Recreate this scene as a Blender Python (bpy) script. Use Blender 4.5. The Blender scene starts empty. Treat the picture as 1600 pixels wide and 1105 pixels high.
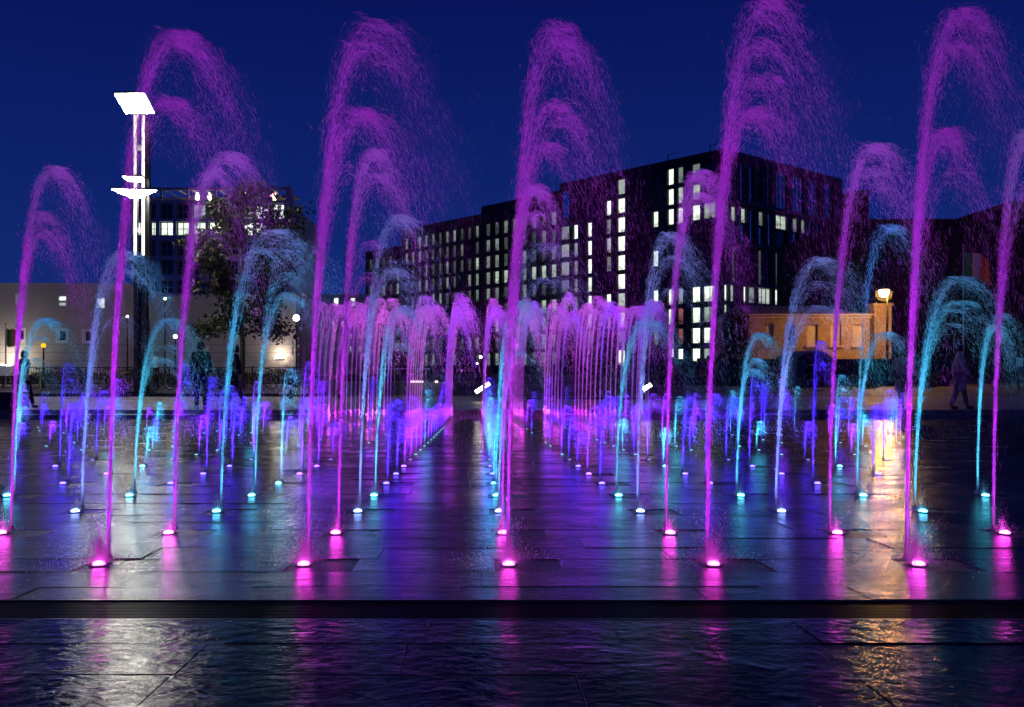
import bpy, bmesh, math, random
import numpy as np
from mathutils import Vector, Matrix

C = bpy.context.scene.collection
SC = bpy.context.scene
PI = math.pi

# ------------------------------------------------------------------ camera, sky, exposure
CZ = 1.074                      # eye height above the terrace paving (z = 0)
F = 1422.0                      # focal length in pixels of the 1600 px wide photograph
PX, PY = 747.0, 575.0           # principal point of the (vertically corrected) photograph
cam_d = bpy.data.cameras.new("camera")
cam = bpy.data.objects.new("camera", cam_d)
C.objects.link(cam)
cam.location = (0, 0, CZ)
cam.rotation_euler = (PI / 2, 0, 0)
cam_d.sensor_width = 36.0
cam_d.lens = 36.0 * F / 1600.0
cam_d.shift_x = (800 - PX) / 1600.0
cam_d.shift_y = (PY - 552.5) / 1600.0
cam_d.clip_start = 0.05
cam_d.clip_end = 4000
SC.camera = cam

W = bpy.data.worlds.new("World")
SC.world = W
W.use_nodes = True
wn = W.node_tree
wn.nodes.clear()
w_out = wn.nodes.new("ShaderNodeOutputWorld")
w_bg = wn.nodes.new("ShaderNodeBackground")
w_tc = wn.nodes.new("ShaderNodeTexCoord")
w_sep = wn.nodes.new("ShaderNodeSeparateXYZ")
w_ramp = wn.nodes.new("ShaderNodeValToRGB")
wn.links.new(w_tc.outputs["Generated"], w_sep.inputs[0])
wn.links.new(w_sep.outputs["Z"], w_ramp.inputs[0])
wn.links.new(w_ramp.outputs[0], w_bg.inputs[0])
wn.links.new(w_bg.outputs[0], w_out.inputs[0])
cr = w_ramp.color_ramp
cr.elements[0].position = 0.0
cr.elements[0].color = (0.0075, 0.026, 0.175, 1)
cr.elements[1].position = 1.0
cr.elements[1].color = (0.0012, 0.0028, 0.055, 1)
e = cr.elements.new(0.18); e.color = (0.0042, 0.0165, 0.150, 1)
e = cr.elements.new(0.42); e.color = (0.0018, 0.0050, 0.092, 1)
w_bg.inputs[1].default_value = 1.0

SC.view_settings.view_transform = 'Standard'
SC.view_settings.look = 'None'
SC.view_settings.exposure = 0.0
SC.view_settings.gamma = 1.0
SC.view_settings.use_curve_mapping = False
cy = SC.cycles
cy.max_bounces = 5
cy.diffuse_bounces = 2
cy.glossy_bounces = 3
cy.transmission_bounces = 4
cy.transparent_max_bounces = 12
cy.sample_clamp_indirect = 6.0
cy.caustics_reflective = False
cy.caustics_refractive = False
cy.use_light_tree = True
cy.adaptive_threshold = 0.004
cy.use_denoising = True
try:
    cy.denoising_prefilter = 'ACCURATE'
except Exception:
    pass

# ------------------------------------------------------------------ helpers
def tag(o, label=None, cat=None, group=None, kind=None):
    if label: o['label'] = label
    if cat: o['category'] = cat
    if group: o['group'] = group
    if kind: o['kind'] = kind
    return o

def empty(name, loc, label=None, cat=None, group=None, rz=0.0):
    o = bpy.data.objects.new(name, None)
    C.objects.link(o)
    o.empty_display_size = 0.1
    o.location = loc
    o.rotation_euler = (0, 0, rz)
    return tag(o, label, cat, group)

class MB:
    """collects faces, then links them as ONE mesh object"""
    def __init__(s): s.v = []; s.f = []; s.m = []; s.smooth = False
    def quad(s, a, b, c, d, m=0):
        i = len(s.v); s.v += [tuple(a), tuple(b), tuple(c), tuple(d)]; s.f.append((i, i+1, i+2, i+3)); s.m.append(m)
    def box(s, lo, hi, m=0):
        x0, y0, z0 = lo; x1, y1, z1 = hi
        s.hexa([(x0,y0,z0),(x1,y0,z0),(x1,y1,z0),(x0,y1,z0),(x0,y0,z1),(x1,y0,z1),(x1,y1,z1),(x0,y1,z1)], m)
    def hexa(s, p, m=0):
        i = len(s.v); s.v += [tuple(q) for q in p]
        for f in ((0,3,2,1),(4,5,6,7),(0,1,5,4),(1,2,6,5),(2,3,7,6),(3,0,4,7)):
            s.f.append(tuple(i+k for k in f)); s.m.append(m)
    def tube(s, pts, rad, n=8, m=0, cap=True):
        pts = [Vector(p) for p in pts]
        if not hasattr(rad, '__len__'): rad = [rad]*len(pts)
        base = len(s.v)
        for k, p in enumerate(pts):
            if k == 0: d = pts[1]-pts[0]
            elif k == len(pts)-1: d = pts[-1]-pts[-2]
            else: d = pts[k+1]-pts[k-1]
            d.normalize()
            a = Vector((0,0,1)) if abs(d.z) < .9 else Vector((1,0,0))
            u = d.cross(a).normalized(); w = d.cross(u)
            for j in range(n):
                t = 2*PI*j/n
                s.v.append(tuple(p + (u*math.cos(t)+w*math.sin(t))*rad[k]))
        for k in range(len(pts)-1):
            for j in range(n):
                a = base+k*n+j; b = base+k*n+(j+1) % n
                s.f.append((a, b, b+n, a+n)); s.m.append(m)
        if cap:
            s.f.append(tuple(base+j for j in range(n))); s.m.append(m)
            e = base+(len(pts)-1)*n
            s.f.append(tuple(e+n-1-j for j in range(n))); s.m.append(m)
    def lathe(s, prof, c=(0,0,0), n=12, m=0):
        base = len(s.v)
        for r, z in prof:
            for j in range(n):
                t = 2*PI*j/n
                s.v.append((c[0]+r*math.cos(t), c[1]+r*math.sin(t), c[2]+z))
        for k in range(len(prof)-1):
            for j in range(n):
                a = base+k*n+j; b = base+k*n+(j+1) % n
                s.f.append((a, b, b+n, a+n)); s.m.append(m)
        e = base+(len(prof)-1)*n
        s.f.append(tuple(base+n-1-j for j in range(n))); s.m.append(m)
        s.f.append(tuple(e+j for j in range(n))); s.m.append(m)
    def torus(s, c, R, r, axis='y', n=28, k=6, m=0):
        base = len(s.v)
        for i in range(n):
            t = 2*PI*i/n
            for j in range(k):
                q = 2*PI*j/k
                rr = R+r*math.cos(q)
                if axis == 'y': p = (rr*math.cos(t), r*math.sin(q), rr*math.sin(t))
                else: p = (rr*math.cos(t), rr*math.sin(t), r*math.sin(q))
                s.v.append((c[0]+p[0], c[1]+p[1], c[2]+p[2]))
        for i in range(n):
            for j in range(k):
                s.f.append((base+i*k+j, base+((i+1) % n)*k+j, base+((i+1) % n)*k+(j+1) % k, base+i*k+(j+1) % k)); s.m.append(m)
    def mesh(s, name, mats):
        me = bpy.data.meshes.new(name)
        me.from_pydata(s.v, [], s.f)
        if not isinstance(mats, (list, tuple)): mats = [mats]
        for x in mats: me.materials.append(x)
        if len(mats) > 1: me.polygons.foreach_set('material_index', s.m)
        if s.smooth: me.polygons.foreach_set('use_smooth', [True]*len(s.f))
        me.update()
        return me
    def build(s, name, mats, parent=None, world=False, kind=None):
        return link(name, s.mesh(name, mats), parent, world, kind)

def link(name, me, parent=None, world=False, kind=None, loc=None):
    o = bpy.data.objects.new(name, me)
    C.objects.link(o)
    if parent is not None:
        o.parent = parent
        if world:                       # vertices are in world coordinates: cancel the offset of the parents
            p = parent; off = Vector((0, 0, 0))
            while p is not None: off += p.location; p = p.parent
            o.location = -off
    if loc is not None: o.location = loc
    if kind: o['kind'] = kind
    return o

def P(px, py, Y):
    return Vector(((px-PX)*Y/F, Y, CZ+(PY-py)*Y/F))

# ------------------------------------------------------------------ materials
def new_mat(name):
    m = bpy.data.materials.new(name); m.use_nodes = True
    nt = m.node_tree; nt.nodes.clear()
    out = nt.nodes.new("ShaderNodeOutputMaterial")
    return m, nt, out

def N(nt, typ, **kw):
    n = nt.nodes.new(typ)
    for k, v in kw.items():
        if k.startswith('i_'): n.inputs[k[2:].replace('_', ' ')].default_value = v
        else: setattr(n, k, v)
    return n

def simple(name, col, rough=.6, metal=0.0, var=.25, scale=6.0, bump=0.0, spec=.5):
    m, nt, out = new_mat(name)
    b = N(nt, "ShaderNodeBsdfPrincipled")
    b.inputs['Roughness'].default_value = rough
    b.inputs['Metallic'].default_value = metal
    b.inputs['Specular IOR Level'].default_value = spec
    tc = N(nt, "ShaderNodeTexCoord")
    nz = N(nt, "ShaderNodeTexNoise", i_Scale=scale, i_Detail=5.0, i_Roughness=.6)
    nt.links.new(tc.outputs['Object'], nz.inputs['Vector'])
    rp = N(nt, "ShaderNodeValToRGB")
    rp.color_ramp.elements[0].position = .3; rp.color_ramp.elements[1].position = .7
    rp.color_ramp.elements[0].color = (*[c*(1-var) for c in col], 1)
    rp.color_ramp.elements[1].color = (*[min(1, c*(1+var)) for c in col], 1)
    nt.links.new(nz.outputs['Fac'], rp.inputs[0])
    nt.links.new(rp.outputs[0], b.inputs['Base Color'])
    if bump:
        bp = N(nt, "ShaderNodeBump", i_Strength=bump, i_Distance=.02)
        nt.links.new(nz.outputs['Fac'], bp.inputs['Height'])
        nt.links.new(bp.outputs[0], b.inputs['Normal'])
    nt.links.new(b.outputs[0], out.inputs[0])
    return m

def glow(name, col, strength):
    m, nt, out = new_mat(name)
    em = N(nt, "ShaderNodeEmission")
    em.inputs[0].default_value = (*col, 1); em.inputs[1].default_value = strength
    nt.links.new(em.outputs[0], out.inputs[0])
    return m

def wet_stone(name, col, r_lo, r_hi, bumps, film_scale=1.3, stretch=(1, 1, 1), cover=.5, spec=.6, dist=.2, ior=1.5):
    """wet natural stone: dark grain, a water film of uneven gloss, riven relief. bumps = [(scale, type, strength, distance)]"""
    m, nt, out = new_mat(name)
    b = N(nt, "ShaderNodeBsdfPrincipled")
    g = N(nt, "ShaderNodeNewGeometry")
    mp = N(nt, "ShaderNodeMapping"); mp.inputs['Scale'].default_value = stretch
    nt.links.new(g.outputs['Position'], mp.inputs['Vector'])
    n1 = N(nt, "ShaderNodeTexNoise", i_Scale=9.0, i_Detail=6.0, i_Roughness=.65)
    nt.links.new(mp.outputs[0], n1.inputs['Vector'])
    oi = N(nt, "ShaderNodeObjectInfo")
    rp = N(nt, "ShaderNodeValToRGB")
    rp.color_ramp.elements[0].position = .32; rp.color_ramp.elements[1].position = .72
    rp.color_ramp.elements[0].color = (*[c*.6 for c in col], 1)
    rp.color_ramp.elements[1].color = (*[c*1.5 for c in col], 1)
    nt.links.new(n1.outputs['Fac'], rp.inputs[0])
    mr0 = N(nt, "ShaderNodeMapRange"); mr0.inputs[3].default_value = .7; mr0.inputs[4].default_value = 1.3
    nt.links.new(oi.outputs['Random'], mr0.inputs[0])
    mx = N(nt, "ShaderNodeMix", data_type='RGBA', blend_type='MULTIPLY'); mx.inputs[0].default_value = 1
    nt.links.new(rp.outputs[0], mx.inputs[6])
    cmb = N(nt, "ShaderNodeCombineColor")
    for k in range(3): nt.links.new(mr0.outputs[0], cmb.inputs[k])
    nt.links.new(cmb.outputs[0], mx.inputs[7])
    nt.links.new(mx.outputs[2], b.inputs['Base Color'])
    n2 = N(nt, "ShaderNodeTexNoise", i_Scale=film_scale, i_Detail=4.0, i_Roughness=.6)
    nt.links.new(mp.outputs[0], n2.inputs['Vector'])
    mr = N(nt, "ShaderNodeMapRange")
    mr.inputs[1].default_value = cover-.13; mr.inputs[2].default_value = cover+.13
    mr.inputs[3].default_value = r_lo; mr.inputs[4].default_value = r_hi
    nt.links.new(n2.outputs['Fac'], mr.inputs[0])
    nt.links.new(mr.outputs[0], b.inputs['Roughness'])
    b.inputs['IOR'].default_value = ior
    b.inputs['Specular IOR Level'].default_value = spec
    prev = None
    for sc, typ, st, di in bumps:
        nb = N(nt, "ShaderNodeTexNoise", noise_type=typ, i_Scale=sc, i_Detail=7.0, i_Roughness=.62, i_Distortion=dist)
        nt.links.new(mp.outputs[0], nb.inputs['Vector'])
        bp = N(nt, "ShaderNodeBump", i_Strength=st, i_Distance=di)
        nt.links.new(nb.outputs['Fac'], bp.inputs['Height'])
        if prev: nt.links.new(prev.outputs[0], bp.inputs['Normal'])
        prev = bp
    if prev: nt.links.new(prev.outputs[0], b.inputs['Normal'])
    nt.links.new(b.outputs[0], out.inputs[0])
    return m

def lit_pane(name, col, strength, busy=1.0):
    """glazing with a lit room behind it: bright ceiling strips, darker furniture below"""
    m, nt, out = new_mat(name)
    tc = N(nt, "ShaderNodeTexCoord"); oi = N(nt, "ShaderNodeObjectInfo")
    sp = N(nt, "ShaderNodeSeparateXYZ"); nt.links.new(tc.outputs['Generated'], sp.inputs[0])
    ad = N(nt, "ShaderNodeVectorMath", operation='ADD')
    sc = N(nt, "ShaderNodeVectorMath", operation='SCALE'); sc.inputs['Scale'].default_value = 37.0
    cmb = N(nt, "ShaderNodeCombineXYZ")
    for k in range(3): nt.links.new(oi.outputs['Random'], cmb.inputs[k])
    nt.links.new(cmb.outputs[0], sc.inputs[0])
    nt.links.new(tc.outputs['Generated'], ad.inputs[0]); nt.links.new(sc.outputs[0], ad.inputs[1])
    mp = N(nt, "ShaderNodeMapping"); mp.inputs['Scale'].default_value = (2.2, 2.2, 5.5)
    nt.links.new(ad.outputs[0], mp.inputs['Vector'])
    vz = N(nt, "ShaderNodeTexVoronoi", distance='CHEBYCHEV', i_Scale=1.0)
    nt.links.new(mp.outputs[0], vz.inputs['Vector'])
    sc2 = N(nt, "ShaderNodeSeparateColor"); nt.links.new(vz.outputs['Color'], sc2.inputs[0])
    grad = N(nt, "ShaderNodeMapRange"); grad.inputs[1].default_value = .08; grad.inputs[2].default_value = .6
    grad.inputs[3].default_value = .45*busy; grad.inputs[4].default_value = .12*busy
    nt.links.new(sp.outputs['Z'], grad.inputs[0])
    m1 = N(nt, "ShaderNodeMath", operation='MULTIPLY'); nt.links.new(sc2.outputs[0], m1.inputs[0]); nt.links.new(grad.outputs[0], m1.inputs[1])
    m1b = N(nt, "ShaderNodeMath", operation='MULTIPLY'); nt.links.new(m1.outputs[0], m1b.inputs[0]); m1b.inputs[1].default_value = 1.7
    inv = N(nt, "ShaderNodeMath", operation='SUBTRACT', use_clamp=True); inv.inputs[0].default_value = 1.0; nt.links.new(m1b.outputs[0], inv.inputs[1])
    rr = N(nt, "ShaderNodeMapRange"); rr.inputs[3].default_value = .7; rr.inputs[4].default_value = 1.15
    nt.links.new(oi.outputs['Random'], rr.inputs[0])
    m2 = N(nt, "ShaderNodeMath", operation='MULTIPLY'); nt.links.new(inv.outputs[0], m2.inputs[0]); nt.links.new(rr.outputs[0], m2.inputs[1])
    m3 = N(nt, "ShaderNodeMath", operation='MULTIPLY'); nt.links.new(m2.outputs[0], m3.inputs[0]); m3.inputs[1].default_value = strength
    em = N(nt, "ShaderNodeEmission"); em.inputs[0].default_value = (*col, 1)
    nt.links.new(m3.outputs[0], em.inputs[1])
    gl = N(nt, "ShaderNodeBsdfGlossy"); gl.inputs['Roughness'].default_value = .08
    gl.inputs[0].default_value = (.08, .08, .08, 1)
    add = N(nt, "ShaderNodeAddShader"); nt.links.new(em.outputs[0], add.inputs[0]); nt.links.new(gl.outputs[0], add.inputs[1])
    nt.links.new(add.outputs[0], out.inputs[0])
    return m

# stone
M_plaza = wet_stone('wet_setts', (.038, .034, .040), .10, .24,
                    [(2.6, 'FBM', .34, .011), (12, 'FBM', .44, .005), (60, 'FBM', .48, .0022)], 1.6, (1, 1.6, 1), .46, .5, .5, 1.47)
M_front = wet_stone('riven_slate', (.007, .0068, .008), .012, .05,
                    [(2.4, 'FBM', .30, .016), (7, 'RIDGED_MULTIFRACTAL', .28, .006), (24, 'FBM', .36, .0040)], 7.0, (1, 1.25, 1), .5, .5, 1.2, 1.18)
M_panel = wet_stone('wet_dark_panel', (.022, .02, .024), .16, .4, [(30, 'FBM', .3, .002)], 2.0)
M_joint = simple('joint_grit', (.012, .011, .012), .7)
M_drain = simple('drain_steel', (.005, .005, .006), .30, .0, .3, 20, 0, .10)
next(n for n in M_drain.node_tree.nodes if n.type == 'BSDF_PRINCIPLED').inputs['IOR'].default_value = 1.10
M_terrace = wet_stone('damp_granite', (.22, .20, .17), .3, .6, [(8, 'FBM', .2, .004)], .8, (1, 1, 1), .42)
M_kerb = simple('dark_kerb', (.02, .02, .022), .5)
M_asph = simple('pavement_asphalt', (.05, .05, .05), .6, 0, .3, 4)
M_ground = simple('city_ground', (.04, .04, .04), .8, 0, .3, .3)
# metal, paint
M_steel = simple('brushed_steel', (.45, .45, .45), .3, 1.0, .1, 30)
M_dark = simple('dark_metal', (.02, .02, .022), .45, .3, .2, 20)
M_mast = simple('mast_paint', (.10, .09, .09), .45, .2, .15, 6)
M_black = simple('black_rubber', (.012, .012, .013), .7)
M_wood = simple('grey_wood', (.28, .22, .16), .6, 0, .35, 5, .2)

# water
def water_mat():
    m, nt, out = new_mat('water_drops')
    d = N(nt, "ShaderNodeBsdfDiffuse"); d.inputs[0].default_value = (.9, .9, .92, 1)
    t = N(nt, "ShaderNodeBsdfTranslucent"); t.inputs[0].default_value = (.9, .9, .92, 1)
    g = N(nt, "ShaderNodeBsdfGlossy"); g.inputs['Roughness'].default_value = .25
    m1 = N(nt, "ShaderNodeMixShader"); m1.inputs[0].default_value = .5
    nt.links.new(d.outputs[0], m1.inputs[1]); nt.links.new(t.outputs[0], m1.inputs[2])
    m2 = N(nt, "ShaderNodeMixShader"); m2.inputs[0].default_value = .12
    nt.links.new(m1.outputs[0], m2.inputs[1]); nt.links.new(g.outputs[0], m2.inputs[2])
    nt.links.new(m2.outputs[0], out.inputs[0])
    return m
M_water = water_mat()

# ------------------------------------------------------------------ the setting: ground, plaza, terrace
random.seed(4); rng = np.random.default_rng(4)
H0, SL = 0.6255, 0.0288          # the plaza falls gently away from the camera
def plz(y): return CZ - H0 - SL*y

def sheet(name, x0, x1, y0, y1, zf, mat, kind='structure', th=.1, parent=None):
    mb = MB()
    z0, z1 = zf(y0), zf(y1)
    mb.hexa([(x0,y0,z0-th),(x1,y0,z0-th),(x1,y1,z1-th),(x0,y1,z1-th),(x0,y0,z0),(x1,y0,z0),(x1,y1,z1),(x0,y1,z1)])
    return mb.build(name, mat, parent, kind=kind)

sheet('ground', -1600, 1600, -30, 3000, lambda y: -.9, M_ground, th=.2)
plaza = sheet('plaza', -34, 34, -12, 23.35, lambda y: plz(y)-.026, M_joint)

PITCH = .75
X0 = .1116
ROW1 = 3.33
def row_y(r): return ROW1 + PITCH*(r-1)
def col_x(n): return X0 + PITCH*n

# paving rows, quarter-metre deep
def slab_mesh(mb, x0, x1, y0, y1, dz, tilt, th=.024):
    g = .0009
    x0 += g; x1 -= g; y0 += g; y1 -= g
    bv = .001
    def z(x, y): return plz(y)+dz+tilt[0]*(x-(x0+x1)/2)+tilt[1]*(y-(y0+y1)/2)
    lo = [(x0,y0),(x1,y0),(x1,y1),(x0,y1)]
    hi = [(x0+bv,y0+bv),(x1-bv,y0+bv),(x1-bv,y1-bv),(x0+bv,y1-bv)]
    i = len(mb.v)
    mb.v += [(x, y, plz(y)-th) for x, y in lo] + [(x, y, z(x, y)-bv) for x, y in lo] + [(x, y, z(x, y)) for x, y in hi]
    for a in range(4):
        b = (a+1) % 4
        mb.f.append((i+a, i+b, i+4+b, i+4+a)); mb.m.append(0)
        mb.f.append((i+4+a, i+4+b, i+8+b, i+8+a)); mb.m.append(0)
    mb.f.append((i+8, i+9, i+10, i+11)); mb.m.append(0)

n_single = 0
rest = MB()
rows = []
y = 2.53
while y > .3: rows.append((y-.25, y, 'front')); y -= .25
rows.append((2.765, 2.955, 'mid'))
y = 2.955
while y < 23.1: rows.append((y, y+.25, 'mid')); y += .25
rows = [r for r in rows]
for (y0, y1, zone) in rows:
    yc = (y0+y1)/2
    half = .62*yc+1.6
    k = (yc-ROW1)/PITCH
    is_noz = zone == 'mid' and abs(k-round(k)) < .05 and k > -.1
    spans = []
    if is_noz:
        n0 = int(-half/PITCH)-1
        for n in range(n0, -n0+2):
            x = col_x(n)
            spans.append((x-.05, x+.19, 'panel')); spans.append((x+.19, x+.70, 'slab'))
    else:
        x = -half-random.random()*.7
        while x < half:
            L = random.choice((.5, .62, .75, .75, .9))
            spans.append((x, x+L, 'slab')); x += L
    for (x0, x1, t) in spans:
        if x1 < -half or x0 > half: continue
        dz = random.gauss(0, .0007)
        tilt = (random.gauss(0, .0015), random.gauss(0, .0022))
        if zone == 'front': tilt = (random.gauss(0, .002), random.gauss(0, .003)); dz = random.gauss(0, .0005)
        if t == 'panel': dz -= .003
        inview = (PX + x1*F/yc > -40) and (PX + x0*F/yc < 1640) and yc > 1.7
        if inview and n_single < 296:
            mb = MB(); slab_mesh(mb, x0, x1, y0, y1, dz, tilt)
            mb.build('access_panel' if t == 'panel' else 'paving_slab', M_panel if t == 'panel' else (M_front if zone == 'front' else M_plaza), plaza)
            n_single += 1
        else:
            rest.m_ = 0
            i = len(rest.f)
            slab_mesh(rest, x0, x1, y0, y1, dz, tilt)
            mi = 1 if t == 'panel' else (2 if zone == 'front' else 0)
            for q in range(i, len(rest.f)): rest.m[q] = mi
rest.build('paving_rows', [M_plaza, M_panel, M_front], plaza, kind='stuff')

# slotted drain between the riven slate and the fountain paving
mb = MB()
dn = 13
for k in range(dn):
    ya = 2.532+.230*k/dn; yb = ya+.230/dn*.62
    mb.hexa([(-6,ya,plz(ya)-.02),(6,ya,plz(ya)-.02),(6,yb,plz(yb)-.02),(-6,yb,plz(yb)-.02),
             (-6,ya,plz(ya)-.004),(6,ya,plz(ya)-.004),(6,yb,plz(yb)-.004),(-6,yb,plz(yb)-.004)])
mb.build('drain_grating', M_drain, plaza, kind='stuff')
mb = MB()
for ya in (2.5285, 2.7625):
    yb = ya+.003
    mb.hexa([(-6,ya,plz(ya)-.02),(6,ya,plz(ya)-.02),(6,yb,plz(yb)-.02),(-6,yb,plz(yb)-.02),
             (-6,ya,plz(ya)+.001),(6,ya,plz(ya)+.001),(6,yb,plz(yb)+.001),(-6,yb,plz(yb)+.001)])
mb.build('drain_edge', M_steel, plaza)

# far kerb step and terrace
YT = 23.35
terr = sheet('terrace', -60, 60, YT, 34.0, lambda y: -.012, M_terrace, th=.5)
tm = MB(); 
yy = YT
r = 0
while yy < 33.9:
    d = .45 if r == 0 else .9
    x = -24-random.random()
    while x < 26:
        L = random.choice((1.2, 1.5, 1.8))
        dz = random.gauss(0, .002)
        tm.box((x+.006, yy+.006 if r else yy-.03, -.011), (x+L-.006, min(yy+d, 34)-.006, dz+.002))
        x += L
    yy += d; r += 1
tm.build('terrace_slabs', M_terrace, terr, kind='stuff')
mb = MB(); mb.box((-60, 22.95, -.6), (60, YT-.032, -.105)); mb.build('kerb_step', M_terrace, None, kind='structure')
mb = MB(); mb.box((-60, 34.0, -.5), (-6.0, 34.35, .118)); mb.build('kerb', M_kerb, None, kind='structure')
sheet('pavement', -60, -6.0, 34.35, 52, lambda y: .115, M_asph, th=.6)
sheet('far_terrace', -6.0, 70, 34.0, 62, lambda y: -.004, M_asph, th=.5)
sheet('yard', -80, 160, 62, 260, lambda y: -.01, M_ground, th=.4)

# ------------------------------------------------------------------ buildings
G = glow
P_full = lit_pane('lit_office_pane', (.86, 1.0, .80), 1.7, 1.0)
P_mid = lit_pane('half_lit_office_pane', (.80, .98, .82), .6, 1.3)
P_dim = lit_pane('dim_office_pane', (.70, .85, .78), .30, 1.3)
P_faint = lit_pane('faint_office_pane', (.66, .78, .76), .10, 1.3)
P_red = lit_pane('red_screen_pane', (1.0, .30, .28), .35, 1.6)
M_sky_glass = simple('coated_glass', (.80, .86, .95), .06, 1.0, .2, .4)
M_night_glass = simple('unlit_glass', (.03, .035, .05), .08, 0, .3, .5)
M_blackclad = simple('black_cladding', (.012, .011, .013), .5, 0, .25, .6)
M_frame = simple('window_frame_black', (.018, .018, .02), .4, .2)
M_darkbrick = simple('dark_red_brick', (.11, .065, .062), .75, 0, .3, 2.0)
M_pale = simple('pale_render', (.46, .40, .37), .8, 0, .06, .5)
M_conc = simple('grey_concrete_frame', (.45, .46, .48), .7, 0, .1, 1.0)
M_white = simple('white_paint', (.75, .75, .73), .45, 0, .05)

def pick(b):
    if b == 'red': return P_red
    if b == 'sky': return M_sky_glass
    if b is None: return M_night_glass
    if b >= .65: return P_full
    if b >= .3: return P_mid
    if b >= .1: return P_dim
    return P_faint

class Facade:
    """a vertical wall plane: u along it, z up, off outwards"""
    def __init__(s, p0, d, n): s.p0 = Vector((p0[0], p0[1], 0)); s.d = Vector((*d, 0)).normalized(); s.n = Vector((*n, 0)).normalized()
    def at(s, u, z, off=0): return s.p0 + s.d*u + s.n*off + Vector((0, 0, z))
    def u_of(s, px):
        k = (px-PX)/F            # p0 + d u = t (k,1)
        return (k*s.p0.y - s.p0.x)/(s.d.x - k*s.d.y)
    def t_of(s, px): return s.p0.y + s.d.y*s.u_of(px)
    def z_of(s, px, py): return CZ + (PY-py)/F*s.t_of(px)
    def wall(s, mb, u0, u1, z0, z1, holes, depth=.35, m=0):
        us = sorted({u0, u1, *[h[0] for h in holes], *[h[1] for h in holes]})
        zs = sorted({z0, z1, *[h[2] for h in holes], *[h[3] for h in holes]})
        for i in range(len(us)-1):
            run = None
            for j in range(len(zs)-1):
                uc, zc = (us[i]+us[i+1])/2, (zs[j]+zs[j+1])/2
                inside = any(h[0] < uc < h[1] and h[2] < zc < h[3] for h in holes)
                if not inside:
                    if run is None: run = zs[j]
                if inside or j == len(zs)-2:
                    if run is not None:
                        top = zs[j] if inside else zs[j+1]
                        mb.quad(s.at(us[i], run), s.at(us[i+1], run), s.at(us[i+1], top), s.at(us[i], top), m); run = None
        for (a, b, c, d) in holes:
            q = [(a, c), (b, c), (b, d), (a, d)]
            for k in range(4):
                (ua, za), (ub, zb) = q[k], q[(k+1) % 4]
                mb.quad(s.at(ua, za), s.at(ub, zb), s.at(ub, zb, -depth), s.at(ua, za, -depth), m)
    def bar(s, mb, u0, u1, z0, z1, o0, o1, m=0):
        mb.hexa([s.at(u0,z0,o1), s.at(u1,z0,o1), s.at(u1,z0,o0), s.at(u0,z0,o0),
                 s.at(u0,z1,o1), s.at(u1,z1,o1), s.at(u1,z1,o0), s.at(u0,z1,o0)], m)
    def window(s, parent, hole, pane, frame, depth=.35, fw=.09, mull=0, trans=0):
        u0, u1, z0, z1 = hole
        a, b = -depth+.02, -depth+.14
        mb = MB()
        s.bar(mb, u0+.002, u1-.002, z0+.002, z0+fw, a, b); s.bar(mb, u0+.002, u1-.002, z1-fw, z1-.002, a, b)
        s.bar(mb, u0+.002, u0+fw, z0+fw, z1-fw, a, b); s.bar(mb, u1-fw, u1-.002, z0+fw, z1-fw, a, b)
        for k in range(mull):
            um = u0+(u1-u0)*(k+1)/(mull+1); s.bar(mb, um-fw*.35, um+fw*.35, z0+fw, z1-fw, a+.01, b-.01)
        for k in range(trans):
            zm = z0+(z1-z0)*(k+1)/(trans+1); s.bar(mb, u0+fw, u1-fw, zm-fw*.3, zm+fw*.3, a+.02, b-.02)
        w = mb.build('window', frame, parent, world=True)
        pb = MB(); s.bar(pb, u0+.001, u1-.001, z0+.001, z1-.001, -depth-.03, -depth)
        pb.build('pane', pane, w, world=True)
        return w

# --- the long dark office row in the middle: one facade plane with three heights
YC = 130.0
corner = ((1132-PX)/F*YC, YC)
LF = Facade(corner, (-.645, .764), (-.764, -.645))
RF = Facade(corner, (.764, .645), (.645, -.764))
def c1x(c): return 780+c*.33498
def c1y(c): return 230+c*.33498
def c2x(c): return 1000+c*.34384
def c2y(c): return 220+c*.34384
zt = LF.z_of(967, c1y(150)); zt9 = LF.z_of(967, c1y(945))
FH = (zt-zt9)/9.0
WH = FH*.82
roofA = LF.z_of(1132, 237)
def hole_l(cx0, cx1, r, w=1.0):
    u = sorted((LF.u_of(c1x(cx0-1.2)), LF.u_of(c1x(cx1+1.2))))
    top = zt-r*FH
    return (u[0], u[1], top-WH*w, top)
blk = empty('office_block', (corner[0], corner[1], 0), 'black corner office block with scattered white lit windows behind the fountain', 'building')
specA = [
 (550,585,{0:.4,1:1,2:.9,3:.95,4:.8,5:.8,6:.35,7:.9,8:.2,9:.9}),
 (497,520,{0:None,1:1,2:.15,3:.3,4:.12,5:None,6:1,7:.15}),
 (410,430,{1:None,2:.8,3:.7,4:.7,5:.8,6:.7,7:.8,8:.1}),
 (345,365,{2:.7,3:.15,4:.2,5:.2,6:.15,7:.1}),
 (285,325,{2:.15,3:.35,4:.4,5:.15,6:.15,7:.1}),
 (640,662,{0:None,3:None,5:None}),
 (715,740,{0:None,2:1,3:None,4:.8,6:.9,8:.1}),
 (785,812,{0:1,1:1,2:1,3:None,4:None,6:.8,7:1,8:.35,9:1}),
 (830,856,{0:.2,1:.45,2:.8,4:None,6:.35,7:'red',8:'red',9:1}),
 (897,935,{0:.1,1:.4,2:.8,4:None,6:.9,7:.9,8:.9,9:.8}),
 (950,1007,{0:None,1:None,2:.35,4:None,6:1,7:.35,8:1,9:.35}),
]
holes = []; wins = []
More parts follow.
